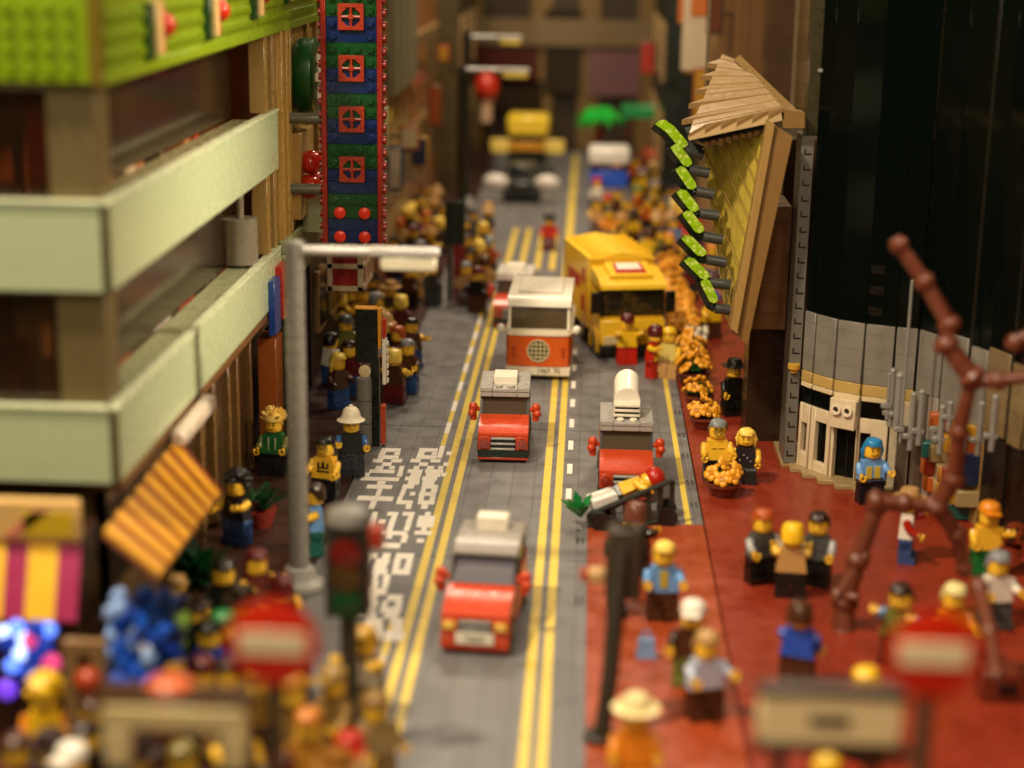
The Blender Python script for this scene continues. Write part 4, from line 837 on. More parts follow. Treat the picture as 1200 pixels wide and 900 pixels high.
b = MB(); b.box(FX-.55, FX+.12, FY-.15, FY+.5, 33.3, 42); b.build('corner_post', P('#6e6018'), pp)
for y_, zz in ((93.5, 35.4), (108, 35.6), (123, 36.2), (136, 36.8)):
    b = MB(); b.box(FX, FX+.5, y_-1.2, y_-.4, zz-1.4, zz+1.6); fl = b.build('flag_green', P('#16401c'), pp)
    b = MB(); b.box(FX, FX+.7, y_-.4, y_+.7, zz-1.2, zz+1.7); b.build('flag_cream', P('#d8b878'), fl)
    b = MB(); b.box(FX, FX+.6, y_+.7, y_+1.5, zz-1.2, zz+1.6); b.sph(FX+.5, y_+1.6, zz+.3, .7); b.build('flag_red', P(RED), fl)
b = MB(); b.sph(-30.5, FY-.3, 35.1, .8); b.build('red_ball', P(RED), pp)
CB = P('#695b38', .4)
for z0, z1 in ((16.7, 22.9), (27.4, 33.4), ):
    b = MB(); b.box(FX-3.0, FX-.5, FY+.5, FY+2.8, z0, z1); b.build('corner_column', CB, t)
    for y_ in (BE-4.5, BE-1.6): b = MB(); b.box(FX-1.3, FX-.1, y_, y_+1.3, z0+.2, z1); b.build('column', P('#93763e'), t)
    for y_ in (96, 108, 118): b = MB(); b.box(FX-7, FX-6, y_, y_+1, z0, z1); b.build('inner_column', P('#7c6a58'), t)
    b = MB(); b.box(FX-2.7, FX-2.6, FY+3, BE-5, z0, z1, 0); b.box(BW, FX-3.2, FY+1.0, FY+1.1, z0, z1, 0); b.build('glazing', glass('brown_glass', '#dccbb4', .09, .16, .04, '#96704e'), t)
b = MB(); b.box(FX-2.5, FX-.62, FY+3, BE-5, 16.2, 16.6); b.build('ledge', P('#8f9370'), t)
b = MB(); b.box(FX-2.5, FX-.62, FY+3, BE-5, 26.8, 27.2); b.build('ledge', P('#86805c'), t)
b = MB()
for z in (12.4, 22.6, 33.0): b.box(BW, FX-.7, FY+.7, BE+20, z, z+.35)
b.build('floor_slab', P('#8a7a60', .5), t)
b = MB(); b.box(-36.4, -36, FY+1, BE, 12.5, 33); b.box(BW, -36, 103, 103.4, 12.5, 33); b.box(-36, FX-1, BE-.4, BE, 12.8, 33); b.build('inner_wall', brick('#a0643e', 3, 1.2), t)
rnd = random.Random(21)
ccs = ['#b06a3a','#a08a68','#c84a28','#d9cbb4','#a87242','#7a624a','#e09a38','#b8a48c','#8a4a30','#c8ae88']
for z0 in (12.8, 22.95):
    for k in range(15):
        y_ = 88.5+k*2.75; hgt = rnd.uniform(3.4, 8.8) if k % 3 else 9.6; x0 = rnd.uniform(-31, -28.3)
        b = MB(); b.box(x0, x0+rnd.uniform(1, 1.6), y_, y_+rnd.uniform(1.0, 2.2), z0, z0+hgt); b.build('shelf' if k % 3 else 'inner_column', P(rnd.choice(ccs)), t)
for (y_, c_, zz) in ((93,'#b0401c',17.6),(103,'#d8c8b8',18.6),(110,'#a83a20',17.9)):
    b = MB(); b.box(-28.2, -26.8, y_, y_+4.5, 12.8, zz); b.box(-28.3, -26.75, y_-.2, y_+4.7, zz, zz+.3); b.build('counter', P(c_), t)
for z0 in (12.8, 23):
    for (x_, c_) in ((-28.6,'#9a6a2a'),(-30.6,'#7a2c1c'),(-33,'#4a5a5a'),(-35.6,'#8a6a3a')):
        b = MB(); b.box(x_, x_+1.3, FY+2, FY+3, z0, z0+rnd.uniform(4.5, 8)); b.build('shelf', P(c_), t)
b = MB(); b.cyl(-25.6, 124.5, 16.8, 20.2, 1.3, 16); b.cyl(-25.6, 124.5, 20.2, 23, .3, 10); b.build('tank', P('#7b7462'), t)
# ground floor
b = MB(); b.box(-26.6, -26, FY+4, 158, 0, 12.4); b.box(BW, -26, FY+4, FY+4.5, 0, 12.4); b.build('shop_wall', brick('#5e4628', 3, 1.2), t)
b = MB(); b.box(-26, FX-.1, FY+1, BE, 12.0, 12.65); b.build('soffit_trim', P('#6e4a26'), t)
for y_ in (104, 113, 121):
    b = MB(); b.box(-26, -25.4, y_, y_+.7, .2, 10.5); b.box(-26, -25.4, y_+5, y_+5.7, .2, 10.5); b.box(-26, -25.4, y_, y_+5.7, 10.5, 11.3); d = b.build('door_frame', P('#6e522c'), t)
    b = MB(); b.box(-26, -25.75, y_+.75, y_+4.95, .3, 10.4); b.build('door', P('#3e2a16'), d)
b = MB(); b.box(FX, FX+.9, 95, 103.5, 11.4, 12.4, .2); b.build('tube_light_housing', P('#d8c9b4'), t)
# neighbouring tan house with green drum sign
t = thing('tan_house', 'narrow tan house with columns, red balls and a green drum beside the hanging sign', 'building', (0,0,0))
b = MB(); b.box(-34, FX-.2, BE+1, 152, 12.8, 33.3); b.build('wall', brick('#a8853f', 2, 1.2), t)
for y_ in (BE+1.2, BE+3.4, 137, 146, 151):
    b = MB(); b.box(FX-.8, FX+.15, y_, y_+.9, 17, 33.3); b.build('column', P('#b3904a'), t)
b = MB(); b.box(FX-.5, FX+.3, BE+1, 168, 16.0, 17, .05); b.box(FX-.5, FX+.2, BE+.6, 168, 12.9, 15.9); b.build('ledge', P('#93a06a'), t)
b = MB(); b.lathe([(2.9,FX),(3.1,FX+.3),(3.1,FX+1.5),(2.8,FX+1.7)], (0,141.5,29.3), 28, 'x'); dr = b.build('drum_sign', P('#0f4a1c'), t)
b = MB()
for k in range(6):
    a = k*PI/3; b.box(FX+1.7, FX+2.3, 141.2+1.5*math.cos(a), 141.8+1.5*math.cos(a), 29+1.7*math.sin(a), 29.7+1.7*math.sin(a))
b.box(FX+1.6, FX+2.6, 141, 142, 28, 30.8); b.cyl(141.5-0, 27.6, FX+1.6, FX+3.2, .3, 10, 'x'); b.cyl(141.5, 30.4, FX+1.6, FX+3, .25, 10, 'x'); b.build('white_emblem', P('#dfceab'), dr)
b = MB(); b.box(FX, FX+.8, 137.5, 144, 18.0, 25, .05); pn = b.build('panel', P('#b9934c'), t)
b = MB()
for (y_, z_) in ((139.3,22.5),(138.6,20.6),(141.8,20.4)): b.sph(FX+1.4, y_, z_, 1.0, n=20, k=12)
b.build('red_balls', P(RED, .2), pn)
# shops behind
def block(label, x0, x1, y0, y1, h, col, win=None, wcol='#1c1a12', name='town_house', led=None, side='x'):
    t = thing(name, label, 'building', (0,0,0))
    b = MB(); b.box(x0, x1, y0, y1, 0, h); b.build('wall', brick(col, 4, 1.2), t)
    if win:
        ny, nz, wy, wz, z0 = win
        for i in range(ny):
            for k in range(nz):
                z = z0+k*(wz*1.7)
                if side == 'x':
                    xx = x1 if x1 < 0 else x0; sg = 1 if x1 < 0 else -1
                    yy = y0+(i+.5)*(y1-y0)/ny
                    b = MB(); b.box(xx, xx+.5*sg, yy-wy/2-.4, yy+wy/2+.4, z-.4, z+wz+.4); f = b.build('window', P(led or '#a98a5a'), t)
                    b = MB(); b.box(xx+.5*sg, xx+.56*sg, yy-wy/2, yy+wy/2, z, z+wz); b.build('pane', P(wcol, .1), f)
                else:
                    xx = x0+(i+.5)*(x1-x0)/ny
                    b = MB(); b.box(xx-wy/2-.4, xx+wy/2+.4, y0-.5, y0, z-.4, z+wz+.4); f = b.build('window', P(led or '#a98a5a'), t)
                    b = MB(); b.box(xx-wy/2, xx+wy/2, y0-.58, y0-.5, z, z+wz); b.build('pane', P(wcol, .1), f)
    return t
block('dark brown shop block just behind the hanging red and green sign', -40, -25, 152.3, 176, 48, '#2c2014', (3,4,3.5,5,5), '#0b120b')
t = block('terracotta brown house on the left with a tall cream panel', -40, -24.2, 176.3, 204, 50, '#8a5230', (4,3,3.4,5,14), '#2a1a10')
b = MB(); b.box(-24.2, -23.4, 184, 190, 27, 44); b.build('cream_panel', P('#d6c7a4'), t)
t = block('tan grey house on the left with vertical grey pillars', -40, -24.6, 204.3, 236, 50, '#a8905e', (4,3,4,6,8), '#241c10')
for y_ in (206, 213, 221, 229): b = MB(); b.box(-24.6, -23, y_, y_+2, 22, 50); b.build('pillar', P('#8d8a72'), t)
block('orange brown house far down the left side of the street', -40, -24.4, 236.3, 276, 34, '#a87040', (5,2,5,7,8), '#1c140c')
block('dark olive brown house at the far left end of the street', -40, -21, 276.3, 318, 52, '#4e4024', (3,3,6,8,6), '#0a120a')
# things on the left facades near the sign
t = thing('pattern_sign', 'boxy cream sign with red pattern sticking out below the hanging sign', 'sign', (0,0,0))
b = MB(); b.box(-22.5, -19.6, 147, 153, 10.2, 16.4); bx = b.build('box', P('#8f2018'), t)
b = MB()
for z in (10.2, 12.2, 14.2, 16.2): b.box(-22.7, -19.4, 146.8, 153.2, z, z+.45)
for x_ in (-22.6, -19.9): b.box(x_, x_+.5, 146.8, 147.2, 10.2, 16.5)
for y_ in (149, 151, 153): b.box(-19.5, -19.35, y_, y_+.4, 10.2, 16.5)
b.build('lattice', P('#cdb795'), bx)
b = MB(); 
for k in range(10): a = k*PI/5; b.tube([(-20.2,146.6,18),( -20.2+1.0*math.cos(a),146.4,18+1.0*math.sin(a))], .16, 6)
b.build('red_flower', P(RED), t)
t = thing('fin_panel', 'ribbed pale green panel on the facade beneath the hanging sign', 'panel', (0,0,0))
b = MB()
for k in range(12): b.box(-23.7, -20.6, 141+k*.9, 141.4+k*.9, 16.4, 19.6)
b.build('fins', P('#a7ad86'), t)
t = thing('shop_banner', 'blue and red vertical banners with an orange door panel on the left shop front', 'banner', (0,0,0))
b = MB(); b.box(FX, FX+.5, 126.5, 129.0, 10.8, 15); b.build('blue_banner', P('#183c84'), t)
b = MB(); b.box(FX, FX+.6, 129.6, 132.4, 11.4, 15.6); b.build('red_banner', P('#b0281a'), t)
b = MB(); b.box(FX-1, FX+.4, 127, 130.0, .2, 10.4); b.build('orange_panel', P('#8f4a1c'), t)
b = MB(); b.box(FX-1, FX+.9, 130.05, 133.5, .2, 10.6); b.build('dark_panel', P('#101a10'), t)
# ------------------------------------------------------------------ hanging sign
t = thing('hanging_sign', 'tall hanging sign of green and blue studded bricks with red edges and fan grilles', 'sign', (-18.83, 136, 16.4))
RS = P('#841c0e', .3); GRN = P('#0a3f18', .22); BLU = P('#0b2050', .22)
b = MB(); b.box(-2.45, -2.02, .3, 1.8, -.2, 27); b.box(2.02, 2.45, .3, 1.8, -.2, 27); ed = b.build('edge', RS, t)
b = MB()
for z in range(27):
    for s in (-1, 1): b.lathe([(.3,s*2.45),(.3,s*2.68)], (0,.75,z+.3), 10, 'x'); b.lathe([(.3,s*2.45),(.3,s*2.65)], (0,1.5,z+.3), 8, 'x')
b.build('edge_studs', RS, ed)
def block_rows(z0, rows_, blue):
    """one block of studded bricks, rows_ = stud columns of each row"""
    b = MB()
    for k, cols_ in enumerate(rows_):
        z = z0+k; b.box(-2, 2, .4, 1.6, z+.01, z+.99, .02)
        for x in cols_: b.lathe([(.3,.4),(.3,.22),(.26,.18)], (x,0,z+.5), 14, 'y')
    b.build('blue_brick' if blue else 'green_brick', BLU if blue else GRN, t)
allc = (-1.5, -.5, .5, 1.5); oc = (-1.5, 1.5)
block_rows(0, [oc, oc], True); block_rows(2, [oc, allc], False)
kz = 4.0
for q in range(6):
    block_rows(kz, [oc, oc], True); block_rows(kz+2, [oc, allc], False)
    z0 = kz+1.0; f = MB()
    f.box(-1.02, 1.02, .1, .4, z0-.02, z0+.28, .02); f.box(-1.02, 1.02, .1, .4, z0+1.72, z0+2.02, .02); f.box(-1.02, -.72, .1, .4, z0+.28, z0+1.72, .02); f.box(.72, 1.02, .1, .4, z0+.28, z0+1.72, .02)
    for cx, cz in ((-.62,.38),(.62,.38),(-.62,1.62),(.62,1.62)):
        sx = 1 if cx > 0 else -1; sz = 1 if cz > 1 else -1
        f.prism([(cx+.12*sx, z0+cz+.12*sz), (cx-.34*sx, z0+cz+.12*sz), (cx+.12*sx, z0+cz-.34*sz)], .12, .38, 'y')
    f.cyl(0, z0+1, .05, .38, .24, 12, 'y')
    for k in range(4):
        a = k*PI/2; f.tube([(0,.22,z0+1),(.75*math.cos(a),.22,z0+1+.75*math.sin(a))], .12, 6)
    f.build('fan_grille', P('#962c17', .3), t)
    kz += 4
for x, z in ((-1,.55),(1,.55),(-1,2.5),(1,2.5)):
    b = MB(); b.lathe([(.3,.4),(.32,.25),(.48,.2),(.48,-.02),(.38,-.1),(.01,-.12)], (x,0,z), 18, 'y'); b.build('knob', P('#d23018', .2), t)
for z in (4.2, 9.9): b = MB(); b.cyl(1.2, z, -5.2, -2.45, .45, 14, 'x'); b.build('bracket', P('#5f5f4c'), t)
# ------------------------------------------------------------------ striped awning and kiosk
t = thing('striped_awning', 'sloping awning with amber and dark red stripes over the left shop', 'awning', (0,0,0))
A0 = PX(120, 628, FX); A1 = PX(207, 518, FX); B0 = PY(186, 680, A0.y-.8); B1 = PY(259, 580, A1.y-1.2)
b = MB(); b2 = MB(); n = 8
for i in range(n):
    for (u, v, bbm) in ((i/n, (i+.6)/n, b), ((i+.6)/n, (i+1)/n, b2)):
        p = [A0.lerp(A1, u), A0.lerp(A1, v), B0.lerp(B1, v), B0.lerp(B1, u)]; bbm.slab(p, (.1, 0, .35 if bbm is b else .22))
ca = b.build('canvas', P('#cf9422', .4), t); b2.build('red_stripe', P('#7c2c12', .4), ca)
for u_, v_ in ((A1, B1), (A0, B0)): b = MB(); b.tube([u_, v_], .14, 6); b.build('frame', P('#5a1c10'), t)
k0 = PY(95, 640, 80)
t = thing('market_kiosk', 'market kiosk with yellow and magenta striped awning and pale sign board in the lower left', 'kiosk', (0, 80, 0))
zt = PY(60, 638, 80).z; zb = PY(60, 722, 79).z; xr = PY(95, 680, 79.5).x
b = MB(); yq = MB(); xs = xr; n = 0
while xs > xr-14:
    wd = 1.15 if n % 2 == 0 else 1.5
    (b if n % 2 == 0 else yq).slab([(xs-wd,-.2,zt),(xs,-.2,zt),(xs,-1.6,zb),(xs-wd,-1.6,zb)], (0,.15,.2)); xs -= wd; n += 1
ya = yq.build('awning', P('#f0bc30', .35), t); b.build('magenta_stripe', P('#a02a56', .35), ya)
sz0 = PY(60, 632, 80).z; sz1 = PY(60, 585, 80).z
b = MB(); b.box(xr-14, xr, -.4, .3, sz0, sz1, .1); sb = b.build('sign_board', P('#d8b06a'), t)
b = MB(); b.box(xr-2.8, xr-.3, -.5, -.41, sz0+.3, sz1-.5); b.build('yellow_panel', P('#c9a826'), sb)
b = MB(); b.slab([(xr-3.9,-.5,sz0+.2),(xr-3.2,-.5,sz0+.2),(xr-1.4,-.5,sz1-.5),(xr-2.3,-.5,sz1-.5)], (0,.08,0)); b.build('pink_stripe', P('#cf7a66'), sb)
b = MB(); b.box(xr-14, xr-.2, 3.0, 3.3, 0, sz0); b.box(xr-.5, xr-.2, -.2, 3, 0, sz0); b.box(xr-14, xr-.2, -.6, 3, 0, 4.4); b.build('stall_body', P('#3c2012'), t)
# glowing translucent bricks on the stall counter and a heap of blue crystals
def glow(name, hexc, s):
    m, nt, bs = newmat(name); bs.inputs['Base Color'].default_value = lin(hexc); bs.inputs['Emission Color'].default_value = lin(hexc); bs.inputs['Emission Strength'].default_value = s; bs.inputs['Roughness'].default_value = .1
    return m
GB = glow('lit_blue', '#5f86ff', 1.7); GW = glow('lit_pale_blue', '#b4ccff', 2.0); GM_ = glow('lit_magenta', '#d2447e', .8); GV = glow('lit_violet', '#6a3ad0', 1.2); GD = glow('lit_deep_blue', '#1c3aa8', .5)
cols = {'blue':GB,'pale blue':GW,'magenta':GM_,'violet':GV,'deep blue':GD}
items = [(30,803-30,'x')]
lamps = [(10,752,'deep blue','leftmost'),(28,748,'pale blue','upper left'),(57,738,'blue','brightest upper right'),(14,780,'blue','lower left'),(37,750,'magenta','middle'),(60,777,'magenta','right hand'),(42,768,'deep blue','centre'),(55,800,'violet','lower right'),(8,808,'violet','lower left corner'),(20,735,'blue','top'),(33,790,'deep blue','lower middle'),(5,742,'pale blue','frame edge'),(50,757,'deep blue','inner right'),(24,765,'pale blue','inner left'),(44,738,'deep blue','top middle')]
for (px, py, c, wh) in lamps:
    p = PY(px, py, 78.4); t = thing('display_light', '%s %s light brick in the glowing stall front at the lower left' % (wh, c), 'light', tuple(p), 0, 'lit bricks in the stall')
    b = MB(); b.sph(0, 0, 0, .42 if 'pale' in c or c == 'blue' else .55, 1, .6, 1); b.build('lens', cols[c], t); b = MB(); b.cyl(0, 0, .2, .5, .6, 14, 'y'); b.build('holder', P('#14182a'), t)
t = thing('crystal_heap', 'heap of translucent blue and pale crystals beside the dark doorway on the left', 'crystal heap', (0,0,0))
rnd = random.Random(11)
mats = [('pale_crystals', P('#93b4e8', .08)), ('blue_crystals', P('#2456c4', .08)), ('deep_blue_crystals', P('#0f2450', .1)), ('green_crystals', P('#7da048', .1))]
b = MB()
for gi, (nm, mt) in enumerate(mats):
    b.m = gi
    for k in range((9, 24, 36, 6)[gi]):
        px = 150+gi*14+rnd.uniform(-26, 26); py = (735, 745, 742, 760)[gi]+rnd.uniform(-42, 52)
        p = PY(px, py, 78+rnd.uniform(-1.5, 2)); b.X = Matrix.Translation(p) @ Matrix.Rotation(rnd.uniform(0,3), 4, Vector((rnd.random(),rnd.random(),1)))
        b.lathe([(.05,-.7),(.4,-.3),(.42,.3),(.05,.75)], (0,0,0), 6)
b.build('crystals', [m_[1] for m_ in mats], t, smooth=False)
b = MB(); p = PY(165, 800, 79); b.box(p.x-2.8, p.x+3, 78.5, 81, 0, p.z); b.build('table', P('#0e1a2c'), t)
# blue curved hose
t = thing('blue_arch', 'bright blue curved hose ending in a yellow nozzle right of the crystal heap', 'hose', (0,0,0))
b = MB(); b.tube([PY(px, py, 77) for px, py in ((158,748),(176,742),(192,745),(203,758),(206,772))], .42, 8); b.build('tube', P('#1d4fd6'), t)
b = MB(); b.sph(*PY(205, 779, 77), .5); b.build('nozzle', P('#c9a020'), t)
t = thing('orange_dome', 'orange dome shaped lid lying on the cream arch', 'lid', (0,0,0)); p = PY(200, 808, 61.8)
b = MB(); b.sph(p.x, p.y, p.z-.4, 1.15, 1.1, 1, .9, n=20, k=12); b.build('dome', P('#d2602a'), t); b = MB(); b.cyl(p.x, p.y, p.z-1.5, p.z-1.0, 1.2); b.build('rim', P('#8a3a18'), t)
t = thing('brown_door', 'tan framed doorway with a reddish knob behind the cream arch', 'door', (0,0,0))
p0 = PY(72, 752, 76); p1 = PY(125, 830, 76)
b = MB(); b.box(p0.x, p0.x+.7, 76, 76.6, 0, p0.z); b.box(p1.x-.7, p1.x, 76, 76.6, 0, p0.z); b.box(p0.x+.7, p1.x-.7, 76, 76.6, p0.z-.7, p0.z); fr = b.build('frame', P('#8a6a42'), t)
b = MB(); b.box(p0.x+.7, p1.x-.7, 76.2, 76.5, 0, p0.z-.7); b.build('panel', P('#4a3218'), t); b = MB(); b.sph((p0.x+p1.x)/2+.2, 76, p0.z-2.0, .7); b.build('knob', P('#a83c1c'), t)
# ------------------------------------------------------------------ round tower on the right
def wallpiece(p, q, mats_pieces, par):
    """pieces in the frame of the facet p->q: (name, mat, [(u0,u1,z0,z1,d0,d1)...]); d outward positive"""
    d = (q-p); Ln = d.length; ex = d.normalized(); ey = Vector((ex.y, -ex.x, 0))
    M4 = Matrix(((ex.x, ey.x, 0, p.x), (ex.y, ey.y, 0, p.y), (0, 0, 1, 0), (0, 0, 0, 1)))
    last = None; outs = []
    for (nm, mt, bx) in mats_pieces:
        b = MB(); b.X = M4
        for (u0, u1, z0, z1, d0, d1) in bx: b.box(u0*Ln, u1*Ln, d0, d1, z0, z1, .04)
        outs.append(b.build(nm, mt, par))
    return outs, M4, Ln
t = thing('round_tower', 'dark glass round tower with grey panels above a cream ground floor entrance', 'building', (0,0,0))
px0 = [(932,549),(945,555),(969,564),(1001,571),(1036,576),(1062,579),(1090,592)]
pts = [G(*p) for p in px0]
CRM = P('#d6c4a2', .35, .05); GPN = brick('#7c776d', 8, 1.35, .3, .25, 0, .03, .02); TN = P('#b89a58', .35); BK = P('#060b08', .1, .1); BK.node_tree.nodes['Principled BSDF'].inputs['Specular IOR Level'].default_value = .12
GPN2 = GPN
BG = P('#050c08', .12, .1); BG.node_tree.nodes['Principled BSDF'].inputs['Specular IOR Level'].default_value = .2
zt, zb, tb, bb_ = 12.9, 8.2, 7.3, 5.6
for i in range(len(pts)-1):
    p, q = pts[i], pts[i+1]; p.z = q.z = 0
    g = .06/(q-p).length+.015
    pc = []
    if i == 1: pc += [('entrance_wall', CRM, [(g,.26,.4,tb-1.75,-.6,0),(.80,1-g,.4,tb-1.75,-.6,0),(.26,.80,.4,1.2,-.6,0),(.26,.80,4.5,tb-1.75,-.6,0)]), ('window_glass', BG, [(.26,.80,1.2,4.5,-.55,-.4)])]
    elif i == 2: pc += [('entrance_wall', CRM, [(g,.14,.4,4.9,-.6,0),(.93,1-g,.4,4.9,-.6,0)]), ('lintel', CRM, [(g,1-g,4.6,6.9,-.5,.55)]), ('door_glass', BG, [(.14,.93,.4,4.6,-.9,-.7)]), ('door_mullion', P('#1a2418'), [(.5,.54,.4,4.6,-.7,-.6)])]
    elif i == 3: pc += [('entrance_wall', CRM, [(g,.06,.4,tb-1.75,-.6,0),(.42,1-g,.4,tb-1.75,-.6,0),(.06,.42,4.4,tb-1.75,-.6,0)]), ('window_glass', BG, [(.06,.42,.4,4.4,-.7,-.5)])]
    elif i == 0: pc += [('entrance_wall', CRM, [(g,.25,.4,tb-1.75,-.6,0),(.75,1-g,.4,tb-1.75,-.6,0),(.25,.75,.4,1.6,-.6,0),(.25,.75,4.0,tb-1.75,-.6,0)]), ('window_glass', P('#4a3c28'), [(.25,.75,1.6,4.0,-.5,-.4)])]
    elif i == 4: pc += [('entrance_wall', P('#b9ac90'), [(g,1-g,.4,tb-.05,-.6,0)])]
    else: pc += [('entrance_wall', P('#8f877a'), [(g,.45,.4,tb+.9,-.6,0),(.6,1-g,.4,tb+.9,-.6,0)])]
    if i < 4: pc += [('black_band', BK, [(g,1-g,tb-1.7,tb-.45,-.45,-.1 if i != 2 else -.3)])]
    if i < 5: pc += [('cream_band', P('#d8c49a'), [(g,1-g,tb-.4,tb,-.5,.02)]), ('tan_band', TN, [(g,1-g,tb+.03,zb,-.5,.05)])]
    pc += [('grey_panel', GPN, [(g,1-g,zb+.03,zt,-.5,.0)]), ('glass_wall', BK, [(.002,.998,zt,50,-.5,-.12)]), ('core', P('#050705', .3), [(0,1,.2,50,-2.4,-1.9)])]
    outs, M4, Ln = wallpiece(p, q, pc, t)
    if i == 2:
        b = MB(); b.X = M4
        for u in (.3, .7): b.lathe([(.3,.55),(.42,.62),(.42,.8),(.24,.8),(.22,.6)], (u*Ln,0,6.1), 18, 'y')
        b.build('round_lamp', P('#efe0c2'), t)
        b = MB(); b.X = M4
        for u in (.3, .7): b.lathe([(.01,.6),(.21,.64)], (u*Ln,0,6.1), 14, 'y')
        b.build('lamp_hole', P('#2a2418'), t)
    b = MB()
b = MB()   # grey window frames on the glass, faint inner floors
outs, M4, Ln = wallpiece(pts[3], pts[4], [('inner_ledge', P('#0b0a06'), [(.05,.5,13.6+k*1.6,14.2+k*1.6,-.118,-.09)]) for k in (0,1,2)], t)
b = MB()   # stepped plinth
for i, (px, py) in enumerate([(915,548),(926,555),(940,562),(958,569),(978,575),(1000,579)]):
    p = G(px, py); b.box(p.x, p.x+9-i, p.y, p.y+6, .1, .42+i*.002, .02)
b.box(pts[3].x, pts[5].x, pts[4].y-.9, pts[4].y+4, .1, .44, .02)
b.build('plinth', P('#9c855a'), t)
c0 = G(917, 547); c1 = G(932, 549)
t = thing('grey_pillar', 'tall grey pillar with black notches at the left edge of the round tower', 'pillar', (0,0,0))
b = MB(); b.box(c0.x, c1.x-.05, c0.y-.3, c0.y+3.2, .42, 26.4); b.build('shaft', P('#6a685e', .35), t)
b = MB()
for k in range(21):
    z = 1.0+k*1.2; z += .0; b.box((c0.x+c1.x)/2-.28, (c0.x+c1.x)/2+.28, c0.y-.34, c0.y-.3, z, z+.1, 0); b.box((c0.x+c1.x)/2-.28, (c0.x+c1.x)/2-.18, c0.y-.34, c0.y-.3, z+.12, z+.45, 0)
b.build('notches', P('#1a1a16'), t)
b = MB(); b.cyl((c0.x+c1.x)/2-.1, c0.y-.45, 8.2, 8.65, .5, 14); b.cyl((c0.x+c1.x)/2-.1, c0.y-.45, 7.9, 8.2, .3, 14); b.build('gold_knob', P('#c99a38', .2), t)
b = MB(); b.box(c0.x+.3, c1.x+.2, c0.y, c0.y+2, 26.4, 50); b.build('upper_rail', P('#3a3622'), t)
b = MB(); b.box(c1.x-.1, c1.x+2.3, c0.y-.5, c0.y-.2, 31.2, 31.45, .02); b.build('bracket', P('#8a8a86'), t)
# clear pane behind the canopy
t = thing('clear_pane', 'tall clear pane standing behind the canopy roof left of the tower', 'glass pane', (0,0,0))
b = MB(); b.box(11.5, 19.5, 168, 168.2, 20, 52, 0); b.build('pane', glass('clear', '#d8c8b0', .08, .05, .06, '#b0a090'), t); b = MB(); b.box(19.5, 19.9, 167.9, 168.4, 0, 52); b.box(11.2, 11.5, 167.9, 168.4, 20, 52); b.build('edge', P('#6a5a40'), t)
# grey machinery facade right of the tower
t = thing('pipe_facade', 'grey panelled building with silver pipes and orange and yellow shop bricks at right edge', 'building', (0,0,0))
r = [G(1090,592), G(1140,618), G(1185,645), G(1290,690)]
for i in range(3):
    p, q = r[i], r[i+1]; p.z = q.z = 0
    dk = i == 2
    wallpiece(p, q, [('grey_panel', GPN2 if i == 0 else brick('#7b6848', 6, 1.2), [(.02,.55,7.4,13.4,-.5,0),(.62,.98,7.2,13.0,-.5,-.05)]), ('dark_column', P('#17160f'), [(.55,.62,0,50,-.5,-.12)]),
        ('upper_glass', BK, [(0,1,13.1,50,-.6,-.14)]), ('shop_wall', P('#8a6c3a' if i == 0 else '#1a1710'), [(0,1,0,7.2,-.8,-.3)])], t)
rnd = random.Random(4)
for ci, (nb, cx) in enumerate(((9,'#b45a20'),(10,'#b88a24'),(4,'#8f2816'),(2,'#1a5a54'),(4,'#a08a5c'))):
    for k in range(nb):
        u = rnd.uniform(.05, .95); p = r[0].lerp(r[1], u); z = round(rnd.uniform(.3, 6.2)/1.2)*1.2+.2+ci*.01
        b = MB(); b.box(p.x-1.2, p.x+.9, p.y+.1-ci*.05, p.y+1.0, z, z+1.15); b.build('shop_brick', P(cx), t)
p = r[0].lerp(r[1], .75); b = MB(); b.box(p.x-.6, p.x+.8, p.y-.9, p.y-.6, 3, 5.4); b.build('blue_window', P('#1a2a44'), t)
pipes = [(1047,435,500,123.5,.32),(1055,441,502,123.3,.42),(1043,439,492,123.4,.2),(1071,463,528,120.5,.3),(1081,460,522,120,.3),(1105,478,532,117.5,.3),(1114,473,506,117.3,.28),(1151,474,534,113,.3),(1167,466,529,112,.3),(1098,504,520,118,.2),(1132,510,530,115,.22),(1069,330,520,121.5,.16)]
for (px, ya, yb, Y, rr) in pipes:
    pa = PY(px, ya, Y); pb = PY(px, yb, Y); b = MB(); rr *= .75; b.cyl(pa.x, pa.y, pb.z, pa.z, rr, 12); b.box(pa.x-rr-.35, pa.x+rr+.1, pa.y-.2, pa.y+.25, pb.z+.9, pb.z+1.25); b.sph(pa.x, pa.y, pa.z, rr*1.1); b.build('pipe', P('#85827b', .25), t)
for (px, yb, Y) in ((1056,576,124),(1062,580,124),(1078,590,121)):
    pa = PY(px, 500, Y); b = MB(); b.box(pa.x-.22, pa.x+.22, pa.y-.1, pa.y+.3, .2, pa.z); b.build('strut', P('#5a4e40'), t)
# ------------------------------------------------------------------ slanted tan canopy
t = thing('slanted_canopy', 'slanted tan canopy with stepped sloping roof and green lights along its left edge', 'canopy', (0,0,0))
TC = brick('#a98a5a', 30, .45, .35, .22, 0, .04, .03, True); TC2 = TC
def quadslab(name, px, ys, off, mat, par=t):
    b = MB(); b.slab([PY(p[0], p[1], y) for p, y in zip(px, ys)], off); return b.build(name, mat, par)
quadslab('front_beam', [(901,143),(929,160),(876,404),(858,388)], (129,128.4,128.4,129), (0,1.6,0), P('#7a5a2e', .35))
quadslab('beam_edge', [(899,141),(908,146),(864,391),(856,385)], (128.7,128.5,128.3,128.7), (0,1.0,0), P('#93733f', .35))
quadslab('beam_side', [(897,150),(906,142),(862,388),(853,380)], (130.6,130.6,130.6,130.6), (.3,1.0,0), P('#8c6834'))
n = 7; TL = (824,170); TR = (902,152); BL = (850,372); BR = (862,390)
